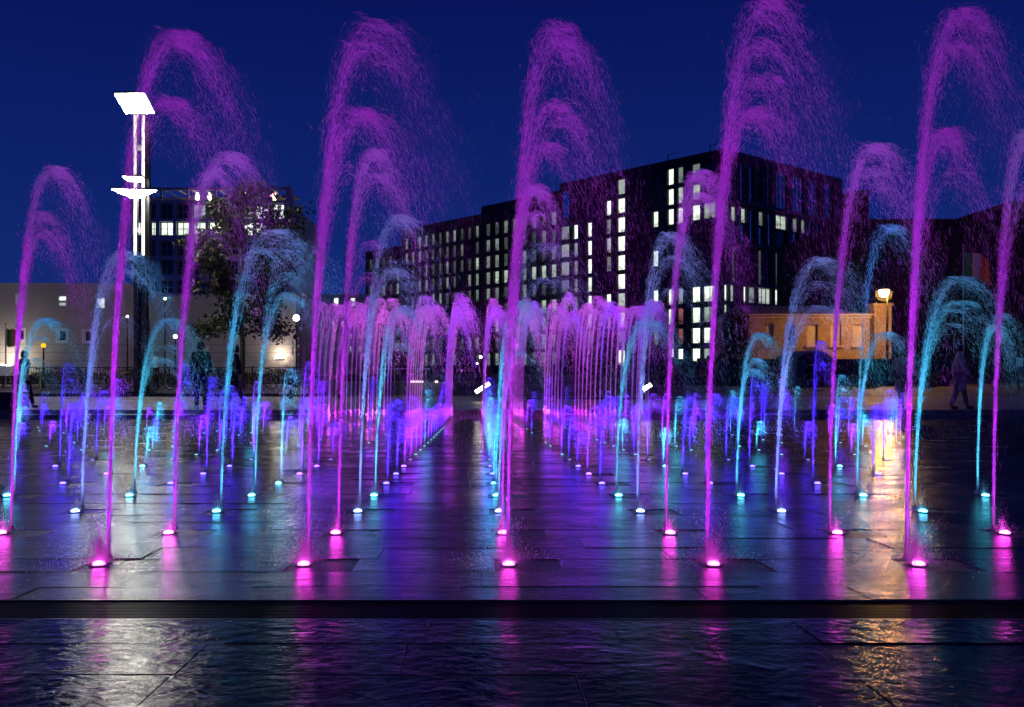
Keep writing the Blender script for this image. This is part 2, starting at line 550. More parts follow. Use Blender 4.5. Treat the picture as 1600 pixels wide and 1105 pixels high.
for cx0, cx1, rowsd in specA:
    for r_, b in rowsd.items():
        h = hole_l(cx0, cx1, r_, .95 if (cx1-cx0) > 35 else 1.0)
        holes.append(h); wins.append((h, b, 1 if (cx1-cx0) > 50 else 0))
uS = sorted((LF.u_of(c1x(285)), LF.u_of(c1x(327))))
slot = (uS[0], uS[1], zt-FH*1.55, zt+.6)
holes.append(slot); wins.append((slot, 'sky', 0))
uA = LF.u_of(875)
mb = MB(); LF.wall(mb, 0.0, uA, 0, roofA, holes)
mb.build('wall', M_blackclad, blk, world=True)
for h, b, ml in wins: LF.window(blk, h, pick(b), M_frame, mull=ml)
# right-hand face
def zc(cy_): return CZ+(PY-c2y(cy_))/F*YC
def hr(cx0, cx1, a, b): return (RF.u_of(c2x(cx0)), RF.u_of(c2x(cx1)), zc(b), zc(a))
T1 = (78, 258); T2 = (288, 446); T3 = (472, 640); T4 = (652, 728)
wr = []
for a, b in ((384,400),(415,437),(457,480),(498,520),(540,557),(580,600),(620,675),(695,750),(768,815),(838,880)): wr.append((hr(a,b,*T1), 'sky', 2 if b-a > 40 else 0, 2))
for a, b, s in ((388,403,.1),(415,440,.3),(460,485,.3),(500,523,'sky'),(540,565,.12),(582,605,'sky'),(618,670,.3),(695,720,.1),(733,755,.12),(768,790,'sky'),(803,825,'sky'),(838,850,'sky'),(870,885,'sky')):
    h = hr(a, b, *T2)
    if s != 'sky' :
        zm = h[2]+(h[3]-h[2])*.55
        wr.append(((h[0],h[1],zm+.06,h[3]), s, 1 if b-a > 40 else 0, 0)); wr.append(((h[0],h[1],h[2],zm-.06), 'sky' if b-a < 40 else None, 0, 1))
    else: wr.append((h, s, 0, 2))
for a, b in ((385,402),(420,436),(460,475),(500,517),(540,558),(580,597),(618,635),(657,672),(700,714),(735,748),(770,782),(805,816),(838,850),(868,880)): wr.append((hr(a-1,b+1,*T3), 'sky' if a % 3 else .06, 0, 2))
for a, b, s in ((372,402,.8),(412,432,.35),(472,487,.8),(495,528,.2),(540,597,.5),(615,670,.8),(695,720,.9),(728,755,.9),(765,790,.9),(798,825,.6),(835,860,.3),(867,888,.2)): 
    wr.append((hr(max(a,384),b,*T4), s, 2 if b-a > 45 else 0, 0))
for k, (ta, tb) in enumerate(((742,818),(838,908),(930,985))):
    wr.append((hr(384, 402, ta, tb), (.6, .6, .35)[k], 0, 0))
uR = RF.u_of(1316)
mb = MB(); RF.wall(mb, 0.0, uR, 0, roofA, [w[0] for w in wr])
mb.build('wall', M_blackclad, blk, world=True)
for h, b, ml, tr in wr: RF.window(blk, h, pick(b), M_frame, mull=ml, trans=tr)
mb = MB()
for cyb in (268, 458, 646):
    RF.bar(mb, -.1, uR, zc(cyb)-.25, zc(cyb)+.25, 0.003, .45)
mb.build('floor_band', simple('band_metal', (.05, .045, .05), .4, .5), blk, world=True)
mb = MB()
a, b, c, d = LF.at(uA, 0), LF.at(0, 0), RF.at(uR, 0), RF.at(uR, 0) + (LF.at(uA, 0)-LF.at(0, 0))
for z0, z1, ins in ((roofA-.9, roofA-.5, .5), (roofA+.002, roofA+.5, -.15)):
    mb.hexa([p+Vector((0,0,z0)) for p in (b, c, d, a)]+[p+Vector((0,0,z1)) for p in (b, c, d, a)])
mb.build('roof', M_blackclad, blk, world=True)
mb = MB()
for uu in (6, 14, 26, 33): 
    p = LF.at(uu, roofA+.5, -5); mb.tube([p, p+Vector((0,0,2.2)), p+Vector((1.2,0,2.6))], .09, 5)
LF.bar(mb, 20, 31, roofA+.5, roofA+2.6, -14, -8)
mb.build('roof_plant', M_dark, blk, world=True)

# --- the dark brick block further along the same line
def uL(px): return LF.u_of(px)
pit = uL(680)-uL(690.9)
bb = empty('brick_office_block', tuple(LF.at(uL(700), 0)), 'long dark brick office block of narrow windows, stepping down behind the central jets', 'building')
def seg(px0, px1, roof_px, roof_py, lit, setback=0, row0=0, light_rows=()):
    u0, u1 = uL(px1), uL(px0)
    roof = LF.z_of(roof_px, roof_py)
    holes, ws = [], []
    nn = max(2, int((u1-u0-.6)/pit))
    step = (u1-u0-.6)/nn
    for k in range(nn):
        ua = u0+.3+k*step+step*.19; ub = u0+.3+(k+1)*step-step*.19
        for r_ in range(row0, 11):
            top = zt-r_*FH-.1
            if top > roof-.8: continue
            if top-WH < .3: continue
            h = (ua, ub, top-WH*.96, top)
            b = lit(r_, k, nn)
            holes.append(h); ws.append((h, b))
    mb = MB(); LF.wall(mb, u0+.004, u1-.004, 0, roof, holes, .5)
    for p, q in ((u0+.004, 1), (u1-.004, -1)):
        mb.quad(LF.at(p,0), LF.at(p,roof), LF.at(p,roof,-16), LF.at(p,0,-16))
    mb.quad(LF.at(u0+.004,roof), LF.at(u1-.004,roof), LF.at(u1-.004,roof,-16), LF.at(u0+.004,roof,-16))
    mb.build('wall', M_darkbrick, bb, world=True)
    for h, b in ws: LF.window(bb, h, pick(b), M_frame, .5, .08, trans=1)
    mb = MB()
    for r_ in range(row0, 11):
        zz = zt-r_*FH+.12
        if zz < roof-.5 and zz > 1: LF.bar(mb, u0+.01, u1-.01, zz-.12, zz+.12, .003, .14)
    for k in range(nn+1):
        um = u0+.3+k*step; LF.bar(mb, um-.11, um+.11, .2, roof-.3, .003, .30)
    mb.build('facade_ribs', M_darkbrick, bb, world=True)
random.seed(11)
def litB(r_, k, nn):
    if r_ == 4: return .45 if k % 4 != 3 else .12
    if r_ == 0: return .06
    return random.choice((.05,.05,.12,.12,.12,.2,.35 if r_ > 5 else .05))
def litC(r_, k, nn):
    if r_ == 3 and k < 1: return .3
    return random.choice((.05,.05,.05,.12,.12,.12,None))
seg(753, 874, 874, 297.5, litB)
seg(628, 752, 748, 335, litC)
seg(572, 627, 625, 384, litC)

# --- dark glass link and pale low block left of it
lo = empty('low_office', (P(540,560,150).x, 150, 0), 'low pale office with two lit roof windows, left of the dark brick block', 'building')
FF = Facade((P(484,575,150).x, 150), (1,0), (0,-1))
def ff(px): return FF.u_of(px)
zlo = lambda py: CZ+(PY-py)/F*150
hl = [((ff(521),ff(529),zlo(479),zlo(465)),.9), ((ff(547),ff(555),zlo(479),zlo(465)),.9)]
for x in (493, 503, 518, 532, 545, 559):
    for k, yv in enumerate((500, 520, 540)): hl.append(((ff(x),ff(x+5),zlo(yv+12),zlo(yv)), .9 if (x,k) in ((493,0),(518,1),(545,0),(518,0)) else .12))
mb = MB(); FF.wall(mb, 0, ff(590), 0, zlo(462), [h for h, _ in hl]); mb.build('wall', M_conc, lo, world=True)
for h, b in hl: FF.window(lo, h, pick(b), M_frame)
mb = MB(); FF.bar(mb, -.3, ff(590), zlo(462)+.002, zlo(460), -12, .3); FF.bar(mb, 0, ff(590), zlo(486), zlo(484), .003, .25); mb.build('roof', M_conc, lo, world=True)

# --- grey framed office behind the tree
of = empty('framed_office', (P(345,575,92).x, 92, 0), 'grey framed office block with a lit storey and roof terrace lamps, behind the leafy tree', 'building')
OF = Facade((P(205,575,92).x, 92), (1,0), (0,-1))
zo = lambda py: CZ+(PY-py)/F*92
cols = [(207,228),(234,243),(249,270),(275,295),(300,321),(325,346),(350,371),(375,395),(398,420),(424,444)]
rws = [(318,342),(346,368),(376,400),(406,430),(437,459)]
hs = []
for i, (a, b) in enumerate(cols):
    for r_, (t, bt) in enumerate(rws):
        if r_ == 1: br = .9
        elif r_ == 0: br = .9 if i >= 8 else (.35 if i in (4,5,6,7) else None)
        else: br = None
        hs.append(((OF.u_of(a),OF.u_of(b),zo(bt),zo(t)), br))
mb = MB(); OF.wall(mb, 0, OF.u_of(449), 0, zo(313), [h for h, _ in hs], .5)
uu = OF.u_of(449)
mb.quad(OF.at(uu,0), OF.at(uu,0,-18), OF.at(uu,zo(313),-18), OF.at(uu,zo(313)))
mb.quad(OF.at(0,zo(313)), OF.at(uu,zo(313)), OF.at(uu,zo(313),-18), OF.at(0,zo(313),-18))
mb.build('wall', M_conc, of, world=True)
for h, b in hs: OF.window(of, h, pick(b), M_conc, .5, .1, mull=1, trans=1)
mb = MB()
for px in (208, 250, 292, 335, 378, 420, 447): OF.bar(mb, OF.u_of(px)-.09, OF.u_of(px)+.09, zo(313)+.002, zo(296), -.5, -.32)
OF.bar(mb, -.2, OF.u_of(452), zo(296), zo(292), -.6, -.2)
OF.bar(mb, -.2, OF.u_of(452), zo(296), zo(292), -6, -5.6)
for k in range(12): OF.bar(mb, OF.u_of(208)+k*1.4, OF.u_of(208)+k*1.4+.1, zo(295), zo(293), -5.6, -.6)
mb.build('pergola', M_conc, of, world=True)
mb = MB()
pa = [OF.at(OF.u_of(x), zo(yv), .3) for x, yv in ((451,292),(455,320),(457,380),(458,450),(459,570))]
for q in range(4):
    a, b = pa[q], pa[q+1]
    mb.hexa([b+Vector((-.28,0,0)), b+Vector((.28,0,0)), b+Vector((.28,1.2,0)), b+Vector((-.28,1.2,0)),
             a+Vector((-.28,0,0)), a+Vector((.28,0,0)), a+Vector((.28,1.2,0)), a+Vector((-.28,1.2,0))])
mb.build('edge_column', M_conc, of, world=True)
M_warm = glow('warm_bulb', (1, .72, .35), 9)
for px, py in ((299,303),(318,304),(356,305),(375,302),(418,304),(423,304)):
    mb = MB(); p = OF.at(OF.u_of(px), zo(py), -2); mb.lathe([(.03,.55),(.16,.35),(.22,.0),(.14,-.3),(.03,-.4)], p, 8); mb.build('terrace_lamp', M_warm, of, world=True)
mb = MB()
for k in range(10):
    p = OF.at(OF.u_of(380+k*6), zo(312), -1.6)
    for j in range(14): 
        a = rng.normal(0, .4, 3); q = p+Vector((a[0], a[1], abs(a[2])*1.1+.2)); d = rng.normal(0, .16, 6)
        mb.quad(q, q+Vector(d[:3]), q+Vector(d[:3])+Vector(d[3:]), q+Vector(d[3:]))
M_leaf_y = simple('terrace_leaves', (.10, .09, .03), .6)
mb.build('planting', M_leaf_y, of, world=True, kind='stuff')

# --- pale rendered gallery at the left
ga = empty('gallery', (P(120,575,50).x, 50, .115), 'pale rendered gallery wall with small square windows, left edge', 'building')
GF = Facade((P(-220,575,50).x, 50), (1,0), (0,-1))
zg = lambda py: CZ+(PY-py)/F*50
gw = [((23.5,38),(459,477),.12),((90,104),(462,471),.9),((90,104),(471.5,479),.3),((150.5,164),(465,482),.95),((25,38),(515,531),None),((90,104),(516,533),None),((131,143),(517,534),None),
      ((-60,-46),(459,477),None),((-60,-46),(515,531),None),((-140,-126),(459,477),None)]
hg = [((GF.u_of(a[0]),GF.u_of(a[1]),zg(b[1]),zg(b[0])), s) for a, b, s in gw]
mb = MB(); u1 = GF.u_of(197); GF.wall(mb, 0, u1, .0, zg(444), [h for h, _ in hg], .18)
mb.quad(GF.at(u1,0), GF.at(u1,0,-14), GF.at(u1,zg(444),-14), GF.at(u1,zg(444)))
mb.quad(GF.at(0,zg(444)), GF.at(u1,zg(444)), GF.at(u1,zg(444),-14), GF.at(0,zg(444),-14))
mb.build('wall', M_pale, ga, world=True)
for h, s in hg:
    GF.window(ga, h, pick(s), M_white, .18, .05)
    if s is None:
        u0, ub, z0, z1 = h
        mb = MB()
        for q in ((u0-.09,ub+.09,z0-.09,z0-.002),(u0-.09,ub+.09,z1+.002,z1+.09),(u0-.09,u0-.002,z0-.002,z1+.002),(ub+.002,ub+.09,z0-.002,z1+.002)): GF.bar(mb, *q, .002, .04)
        mb.build('window_surround', M_white, ga, world=True)
mb = MB(); GF.bar(mb, 0, u1+.05, zg(444)+.002, zg(442.5), -.6, .06); mb.build('coping', M_conc, ga, world=True)
mb = MB()
for py in (538.5, 551, 564): GF.bar(mb, 0, u1, zg(py)-.012, zg(py)+.012, .002, .008)  # raised strips in a darker tone: groove shade put into colour
mb.build('wall_groove', simple('groove_shadow', (.25,.21,.2), .8), ga, world=True)

sh = empty('gable_hall', (P(330,575,53).x, 53, .115), 'pale low-gabled hall beside the gallery, lit at its right end', 'building')
SF = Facade((P(198,575,53).x, 53), (1,0), (0,-1))
zs_ = lambda py: CZ+(PY-py)/F*53
mb = MB()
pr = [(198,490),(250,466),(330,463),(462,463)]
for k in range(3):
    (xa, ya), (xb, yb) = pr[k], pr[k+1]
    mb.quad(SF.at(SF.u_of(xa),0), SF.at(SF.u_of(xb),0), SF.at(SF.u_of(xb),zs_(yb)), SF.at(SF.u_of(xa),zs_(ya)))
    mb.quad(SF.at(SF.u_of(xa),zs_(ya)), SF.at(SF.u_of(xb),zs_(yb)), SF.at(SF.u_of(xb),zs_(yb),-12), SF.at(SF.u_of(xa),zs_(ya),-12))
ue = SF.u_of(462)
mb.quad(SF.at(ue,0), SF.at(ue,0,-12), SF.at(ue,zs_(463),-12), SF.at(ue,zs_(463)))
mb.build('wall', M_pale, sh, world=True)
mb = MB()
for k in range(3):
    (xa, ya), (xb, yb) = pr[k], pr[k+1]
    a, b = SF.u_of(xa), SF.u_of(xb)
    mb.hexa([SF.at(a,zs_(ya)+.002,.12), SF.at(b,zs_(yb)+.002,.12), SF.at(b,zs_(yb)+.002,-.4), SF.at(a,zs_(ya)+.002,-.4),
             SF.at(a,zs_(ya)+.10,.12), SF.at(b,zs_(yb)+.10,.12), SF.at(b,zs_(yb)+.10,-.4), SF.at(a,zs_(ya)+.10,-.4)])
mb.build('coping', M_conc, sh, world=True)
mb = MB()
for py in (538.5, 551, 564): SF.bar(mb, 0, ue, zs_(py)-.012, zs_(py)+.012, .002, .008)  # same on the hall: shade of grooves painted as dark strips
mb.build('wall_groove', simple('groove_shadow_hall', (.25,.21,.2), .8), sh, world=True)
hw = (SF.u_of(311),SF.u_of(321),zs_(515),zs_(506))
mb = MB(); SF.bar(mb, hw[0], hw[1], hw[2], hw[3], .002, .05); mb.build('vent', M_dark, sh, world=True)
mb = MB(); SF.bar(mb, SF.u_of(430), SF.u_of(489), zs_(467), zs_(461), .2, 1.6); mb.build('canopy', simple('rust_canopy', (.16,.06,.04), .6), sh, world=True)
mb = MB(); 
for px in (477, 487): SF.bar(mb, SF.u_of(px)-.05, SF.u_of(px)+.05, .1, zs_(467)-.003, 1.35, 1.45)
mb.build('canopy_post', M_dark, sh, world=True)
# stacked white frames at the hall's corner
mb = MB()
for a, b in ((529,541),(542,555)):
    for q in ((460,475,b-1.5,b),(460,475,a,a+1.5),(460,462,a+1.5,b-1.5),(472,475,a+1.5,b-1.5)):
        SF.bar(mb, SF.u_of(q[0]), SF.u_of(q[1]), zs_(q[3]), zs_(q[2]), .6, .75)
tag(mb.build('notice_frame', M_white, None), 'white two-panel notice frame at the right corner of the pale hall', 'sign')

# --- sodium-lit brick house at the right
M_brick, ntb, outb = new_mat('yellow_stock_brick')
bb_ = N(ntb, "ShaderNodeBsdfPrincipled"); bb_.inputs['Roughness'].default_value = .85
gb = N(ntb, "ShaderNodeNewGeometry"); mpb = N(ntb, "ShaderNodeMapping"); mpb.inputs['Rotation'].default_value = (PI/2, 0, 0)
brk = N(ntb, "ShaderNodeTexBrick", i_Scale=1.0); brk.inputs['Color1'].default_value = (.36,.24,.14,1); brk.inputs['Color2'].default_value = (.27,.17,.10,1); brk.inputs['Mortar'].default_value = (.25,.2,.15,1)
brk.inputs['Mortar Size'].default_value = .01; brk.inputs['Brick Width'].default_value = .22; brk.inputs['Row Height'].default_value = .075
nzb = N(ntb, "ShaderNodeTexNoise", i_Scale=.7, i_Detail=6.0)
mxb = N(ntb, "ShaderNodeMix", data_type='RGBA', blend_type='MULTIPLY'); mxb.inputs[0].default_value = .7
ntb.links.new(gb.outputs['Position'], mpb.inputs['Vector']); ntb.links.new(mpb.outputs[0], brk.inputs['Vector']); ntb.links.new(gb.outputs['Position'], nzb.inputs['Vector'])
ntb.links.new(brk.outputs['Color'], mxb.inputs[6])
rb = N(ntb, "ShaderNodeValToRGB"); rb.color_ramp.elements[0].position = .35; rb.color_ramp.elements[1].position = .65; rb.color_ramp.elements[0].color = (.55,.5,.45,1); rb.color_ramp.elements[1].color = (1.2,1.15,1.1,1)
ntb.links.new(nzb.outputs['Fac'], rb.inputs[0]); ntb.links.new(rb.outputs[0], mxb.inputs[7])
ntb.links.new(mxb.outputs[2], bb_.inputs['Base Color']); ntb.links.new(bb_.outputs[0], outb.inputs[0])
M_stone = simple('stone_trim', (.42,.33,.22), .7, 0, .15, 3)
M_slate = simple('roof_slate', (.06,.05,.05), .5, 0, .3, 2)
bh = empty('brick_house', (P(1260,575,60).x, 60, 0), 'orange lamp-lit brick house with blind arched windows, right of the black office block', 'building')
BF = Facade((P(1165,575,60).x, 60), (1,0), (0,-1))
zb = lambda py: CZ+(PY-py)/F*60
bwin = [(1197,1209),(1229,1243),(1261,1278),(1297.6,1314.5),(1332.6,1348.5)]
hb = [(BF.u_of(a), BF.u_of(b), zb(540), zb(507)) for a, b in bwin]
ub = BF.u_of(1359)
mb = MB(); BF.wall(mb, 0, ub, 0, zb(493), hb, .22)
mb.quad(BF.at(ub,0), BF.at(ub,0,-9), BF.at(ub,zb(493),-9), BF.at(ub,zb(493)))
mb.quad(BF.at(0,0), BF.at(0,0,-9), BF.at(0,zb(493),-9), BF.at(0,zb(493)))
mb.build('wall', M_brick, bh, world=True)
for k, h in enumerate(hb):
    mb = MB(); BF.bar(mb, h[0]-.002, h[1]+.002, h[2]-.002, h[3]+.002, -.26, -.16)
    w = mb.build('window', M_night_glass if k == 1 else M_stone, bh, world=True)
    mb = MB(); uc, hw_ = (h[0]+h[1])/2, (h[1]-h[0])/2
    # segmental arch head: dark brick voussoirs stepping round the curve
    for q in range(7):
        t0, t1 = -1+2*q/7, -1+2*(q+1)/7
        za, zb1 = h[3]+.16*(1-t0*t0), h[3]+.16*(1-t1*t1)
        mb.hexa([BF.at(uc+hw_*1.1*t0,za-.02,.03), BF.at(uc+hw_*1.1*t1-.01,zb1-.02,.03), BF.at(uc+hw_*1.1*t1-.01,zb1-.02,.003), BF.at(uc+hw_*1.1*t0,za-.02,.003),
                 BF.at(uc+hw_*1.14*t0,za+.22,.03), BF.at(uc+hw_*1.14*t1-.01,zb1+.22,.03), BF.at(uc+hw_*1.14*t1-.01,zb1+.22,.003), BF.at(uc+hw_*1.14*t0,za+.22,.003)])
    mb.build('arch_head', M_brick, w, world=True)
    mb = MB(); BF.bar(mb, h[0]-.12, h[1]+.12, h[2]-.12, h[2]-.004, .003, .14); mb.build('sill', M_stone, w, world=True)
mb = MB(); BF.bar(mb, -.1, ub+.1, zb(497), zb(495.3), .003, .10); BF.bar(mb, -.16, ub+.16, zb(493)+.002, zb(491), -9, .18); mb.build('cornice', M_stone, bh, world=True)
mb = MB()
z0, z1 = zb(491)+.003, zb(472)
q = [BF.at(-.16,z0,.18), BF.at(ub+.16,z0,.18), BF.at(ub+.16,z0,-9), BF.at(-.16,z0,-9)]
t = [BF.at(.8,z1,-3.5), BF.at(ub-3.2,z1,-3.5), BF.at(ub-3.2,z1,-5.5), BF.at(.8,z1,-5.5)]
mb.hexa(q+t); mb.build('roof', M_slate, bh, world=True)
# pier that carries the lamp
mb = MB(); a, b = BF.u_of(1366), BF.u_of(1393)
BF.bar(mb, a, b, 0, zb(478), -1.2, .0); BF.bar(mb, a-.1, b+.1, zb(478)+.002, zb(474), -1.3, .1)
tag(mb.build('brick_pier', M_brick, None), 'tall brick pier standing under the orange street lamp', 'pier')

# --- dark warehouse at the right
wh = empty('warehouse', (P(1480,575,84).x, 84, 0), 'huge dark brick warehouse filling the right edge', 'building')
WF = Facade((P(1325,575,84).x, 84), (1,0), (0,-1))
zw = lambda py: CZ+(PY-py)/F*84
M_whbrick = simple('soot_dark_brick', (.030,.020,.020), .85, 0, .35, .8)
hh = []
for x in range(1372, 1900, 46):
    for (t_, b_) in ((392,432),(468,508)): hh.append((WF.u_of(x), WF.u_of(x+17), zw(b_), zw(t_)))
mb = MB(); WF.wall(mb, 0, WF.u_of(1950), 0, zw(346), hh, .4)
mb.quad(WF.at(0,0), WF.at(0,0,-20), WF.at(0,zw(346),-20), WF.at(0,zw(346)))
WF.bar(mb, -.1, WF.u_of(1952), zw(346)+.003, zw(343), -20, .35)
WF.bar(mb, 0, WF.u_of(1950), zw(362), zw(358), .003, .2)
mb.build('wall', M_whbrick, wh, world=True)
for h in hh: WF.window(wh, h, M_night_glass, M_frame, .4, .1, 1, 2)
mb = MB(); WF.bar(mb, WF.u_of(1336), WF.u_of(1362), zw(343)+.003, zw(299), -3, -.6); WF.bar(mb, WF.u_of(1335), WF.u_of(1363), zw(299)+.002, zw(296), -3.1, -.5); mb.build('chimney', M_whbrick, wh, world=True)
mb = MB(); WF.bar(mb, WF.u_of(1588), WF.u_of(1800), zw(343)+.003, zw(312), -10, -.6); mb.build('roof_tower', M_whbrick, wh, world=True)

# --- dark hoarding and arched entrance in front of the brick house
M_hoard = simple('navy_hoarding', (.022,.021,.030), .55, 0, .3, .7)
ho = empty('hoarding', (P(1240,575,52).x, 52, 0), 'dark site hoarding below the brick house and the office block', 'fence')
HF = Facade((P(1118,575,52).x, 52), (1,0), (0,-1)); zh = lambda py: CZ+(PY-py)/F*52
HX = HF.u_of(1470)
k = 0
while k*1.22 < HX:
    u = k*1.22
    if not (HF.u_of(1236) < u+.6 < HF.u_of(1300)):
        mb = MB(); HF.bar(mb, u+.006, u+1.214, .02, zh(561)+random.gauss(0,.008), -.04, 0); mb.build('panel', M_hoard, ho, world=True)
    k += 1
mb = MB(); HF.bar(mb, 0, HX, .3, .4, -.12, -.045); HF.bar(mb, 0, HX, 1.2, 1.3, -.12, -.045); mb.build('rail', M_wood, ho, world=True)
ar = empty('arched_entrance', (P(1268,575,51).x, 51, 0), 'grey arched entrance hood over a black opening, below the brick house', 'archway')
AF = Facade((P(1268,575,51).x, 51), (1,0), (0,-1)); za = lambda py: CZ+(PY-py)/F*51
mb = MB(); Ra = (1301-1235)/2*51/F; zr = za(570)-.05; ht = za(547)-zr
rings = []
for q in range(17):
    t_ = PI*q/16
    rings.append((math.cos(t_), math.sin(t_)))
for q in range(16):
    (ca, sa), (cb, sb) = rings[q], rings[q+1]
    o = [(Ra*ca, zr+ht*sa), (Ra*cb, zr+ht*sb), (Ra*.86*cb, zr+ht*.84*sb), (Ra*.86*ca, zr+ht*.84*sa)]
    mb.hexa([AF.at(o[3][0],o[3][1],.3), AF.at(o[0][0],o[0][1],.3), AF.at(o[0][0],o[0][1],-3), AF.at(o[3][0],o[3][1],-3),
             AF.at(o[2][0],o[2][1],.3), AF.at(o[1][0],o[1][1],.3), AF.at(o[1][0],o[1][1],-3), AF.at(o[2][0],o[2][1],-3)])
for sgn in (-1, 1):
    AF.bar(mb, min(sgn*Ra, sgn*Ra*.86), max(sgn*Ra, sgn*Ra*.86), 0, zr, -3, .3)
mb.build('hood', simple('grey_hood', (.20,.20,.22), .5, 0, .15, 1), ar, world=True)
mb = MB()
for q in range(16):
    (ca, sa), (cb, sb) = rings[q], rings[q+1]
    mb.quad(AF.at(Ra*.86*ca, zr,-2.6), AF.at(Ra*.86*ca,zr+ht*.84*sa,-2.6), AF.at(Ra*.86*cb,zr+ht*.84*sb,-2.6), AF.at(Ra*.86*cb,zr,-2.6))
AF.bar(mb, -Ra*.86, Ra*.86, 0, zr, -2.7, -2.6)
mb.build('door', M_black, ar, world=True)  # black sheet closing the arch, the opening's darkness put into its colour
mb = MB(); AF.bar(mb, -Ra*.8, -.05, .05, zr+.35, -.9, -.84); mb.build('grey_screen', simple('grey_screen', (.16,.16,.18), .5), ar, world=True)

# hoarding with coloured posters in front of the office block, at the right of the glass screen
h2 = empty('poster_hoarding', (P(1080,575,58).x, 58, 0), 'dark hoarding with worn orange poster patches, under the office windows', 'fence')
H2 = Facade((P(1028,575,58).x, 58), (1,0), (0,-1)); z2 = lambda py: CZ+(PY-py)/F*58
tops = [563, 558, 561, 564, 560, 556, 552]
for k in range(7):
    a, b = H2.u_of(1028+k*15.2), H2.u_of(1028+(k+1)*15.2)
    mb = MB(); H2.bar(mb, a+.01, b-.01, 0, z2(tops[k]), -.06, 0); pnl = mb.build('panel', M_hoard, h2, world=True)
    if k in (1, 3, 4):
        mb = MB(); H2.bar(mb, a+.12, b-.12, z2(590), z2(568+2*k), .003, .012); mb.build('poster', simple('worn_poster', ((.3,.12,.05),(.2,.16,.12),(.25,.09,.04))[(1,3,4).index(k)], .7, 0, .5, 2.5), pnl, world=True)

# ------------------------------------------------------------------ terrace furniture
gs = empty('glass_screen', (P(960,575,31).x, 31, 0), 'long clear glass balustrade behind the right half of the far jets', 'balustrade')
m_gl, ntg, og = new_mat('screen_glass')
tr_ = N(ntg, "ShaderNodeBsdfTransparent"); tr_.inputs[0].default_value = (.86,.88,.9,1)
gg = N(ntg, "ShaderNodeBsdfPrincipled"); gg.inputs['Base Color'].default_value = (.35,.35,.4,1); gg.inputs['Roughness'].default_value = .2
mg = N(ntg, "ShaderNodeMixShader"); mg.inputs[0].default_value = .16
ntg.links.new(tr_.outputs[0], mg.inputs[1]); ntg.links.new(gg.outputs[0], mg.inputs[2]); ntg.links.new(mg.outputs[0], og.inputs[0])
xa, xb = P(822,0,31).x, P(1112,0,31).x
npn = 5
for k in range(npn):
    a = xa+(xb-xa)*k/npn; b = xa+(xb-xa)*(k+1)/npn
    mb = MB(); mb.box((a+.01,30.99,.06),(b-.01,31.005,P(0,566,31).z)); mb.build('glass_pane', m_gl, gs, world=True)
mb = MB(); mb.box((xa,30.96,0),(xb,31.04,.06)); mb.build('base_rail', M_dark, gs, world=True)

gr = empty('guard_rail', (P(540,575,32).x, 32, 0), 'thin pale steel guard rail with timber shelf left of the central aisle', 'railing')
mb = MB(); a, b = P(470,0,32).x, P(672,0,32).x
zr_ = P(0,576.5,32).z
mb.tube([(a,32,zr_),(b,32,zr_)], .022, 6)
x = a
while x < b: mb.tube([(x,32,0),(x,32,zr_)], .016, 5); x += 1.1
mb.build('rail', M_steel, gr, world=True)
mb = MB(); mb.box((P(455,0,32).x,31.6,P(0,592,32).z),(P(535,0,32).x,31.9,P(0,587,32).z)); mb.build('shelf', M_wood, gr, world=True)
mb = MB(); mb.box((P(455,0,32).x,31.62,0),(P(455,0,32).x+.08,31.88,P(0,592,32).z-.002)); mb.box((P(535,0,32).x-.08,31.62,0),(P(535,0,32).x,31.88,P(0,592,32).z-.002)); mb.build('leg', M_dark, gr, world=True)

for k, (x0_, x1_, lab) in enumerate(((492, 690,'long low stone wall left of the central aisle'),(704,750,'short low stone wall closing the end of the central aisle'))):
    mb = MB(); a, b = P(x0_,0,36).x, P(x1_,0,36).x
    mb.box((a,36,-.004),(b,36.5,P(0,600,36).z)); mb.box((a-.04,35.95,P(0,600,36).z+.002),(b+.04,36.55,P(0,597,36).z))
    tag(mb.build('low_wall', M_terrace, None), lab, 'wall')

M_flood = glow('flood_white', (1, .96, .82), 14)
def floodlight(px, py, ln, Y, lab):
    t = empty('floodlight', (P(px,py,Y).x, Y, 0), lab, 'floodlight', 'tilted white floodlights at the back of the plaza')
    c = P(px, py, Y); z = c.z
    a = math.radians(33)
    mb = MB(); d = Vector((math.cos(a),0,math.sin(a))); n = Vector((-math.sin(a),0,math.cos(a)))*.055
    e0, e1 = Vector((0,0,z))-d*ln/2, Vector((0,0,z))+d*ln/2
    def slab(m_, y0, y1, s=1.0, grow=0):
        q = [e0-n*s-d*grow, e1-n*s+d*grow, e1+n*s+d*grow, e0+n*s-d*grow]
        m_.hexa([p+Vector((0,y0,0)) for p in q]+[p+Vector((0,y1,0)) for p in q])
    slab(mb, 0, .10, 1.5, .035); mb.build('housing', M_dark, t)
    mb = MB(); slab(mb, -.03, -.002); mb.build('lens', M_flood, t)
    mb = MB(); mb.tube([(.0,.13,0),(.0,.13,z-.02)], .035, 8); mb.box((-.05,.06,z-.07),(.05,.16,z+.05)); mb.lathe([(.14,0),(.14,.03)], (.0,.13,0), 10); mb.build('post', M_steel, t)
floodlight(754, 606, .52, 29, 'large tilted white floodlight on a short post at the end of the central aisle')
floodlight(1011, 605, .30, 29, 'small tilted white floodlight on a short post before the glass balustrade')
for (px, w_, lab) in ((651, 20, 'long white strip light on the low stone wall'), (682, 4, 'short white strip light on the low stone wall')):
    p = P(px, 596.4, 35.8); mb = MB(); hw_ = w_/2*35.8/F
    mb.box((p.x-hw_, 35.78, p.z-.03), (p.x+hw_, 35.86, p.z+.03))
    tag(mb.build('strip_light', glow('strip_white', (1,.92,.95), 3.0), None), lab, 'light')

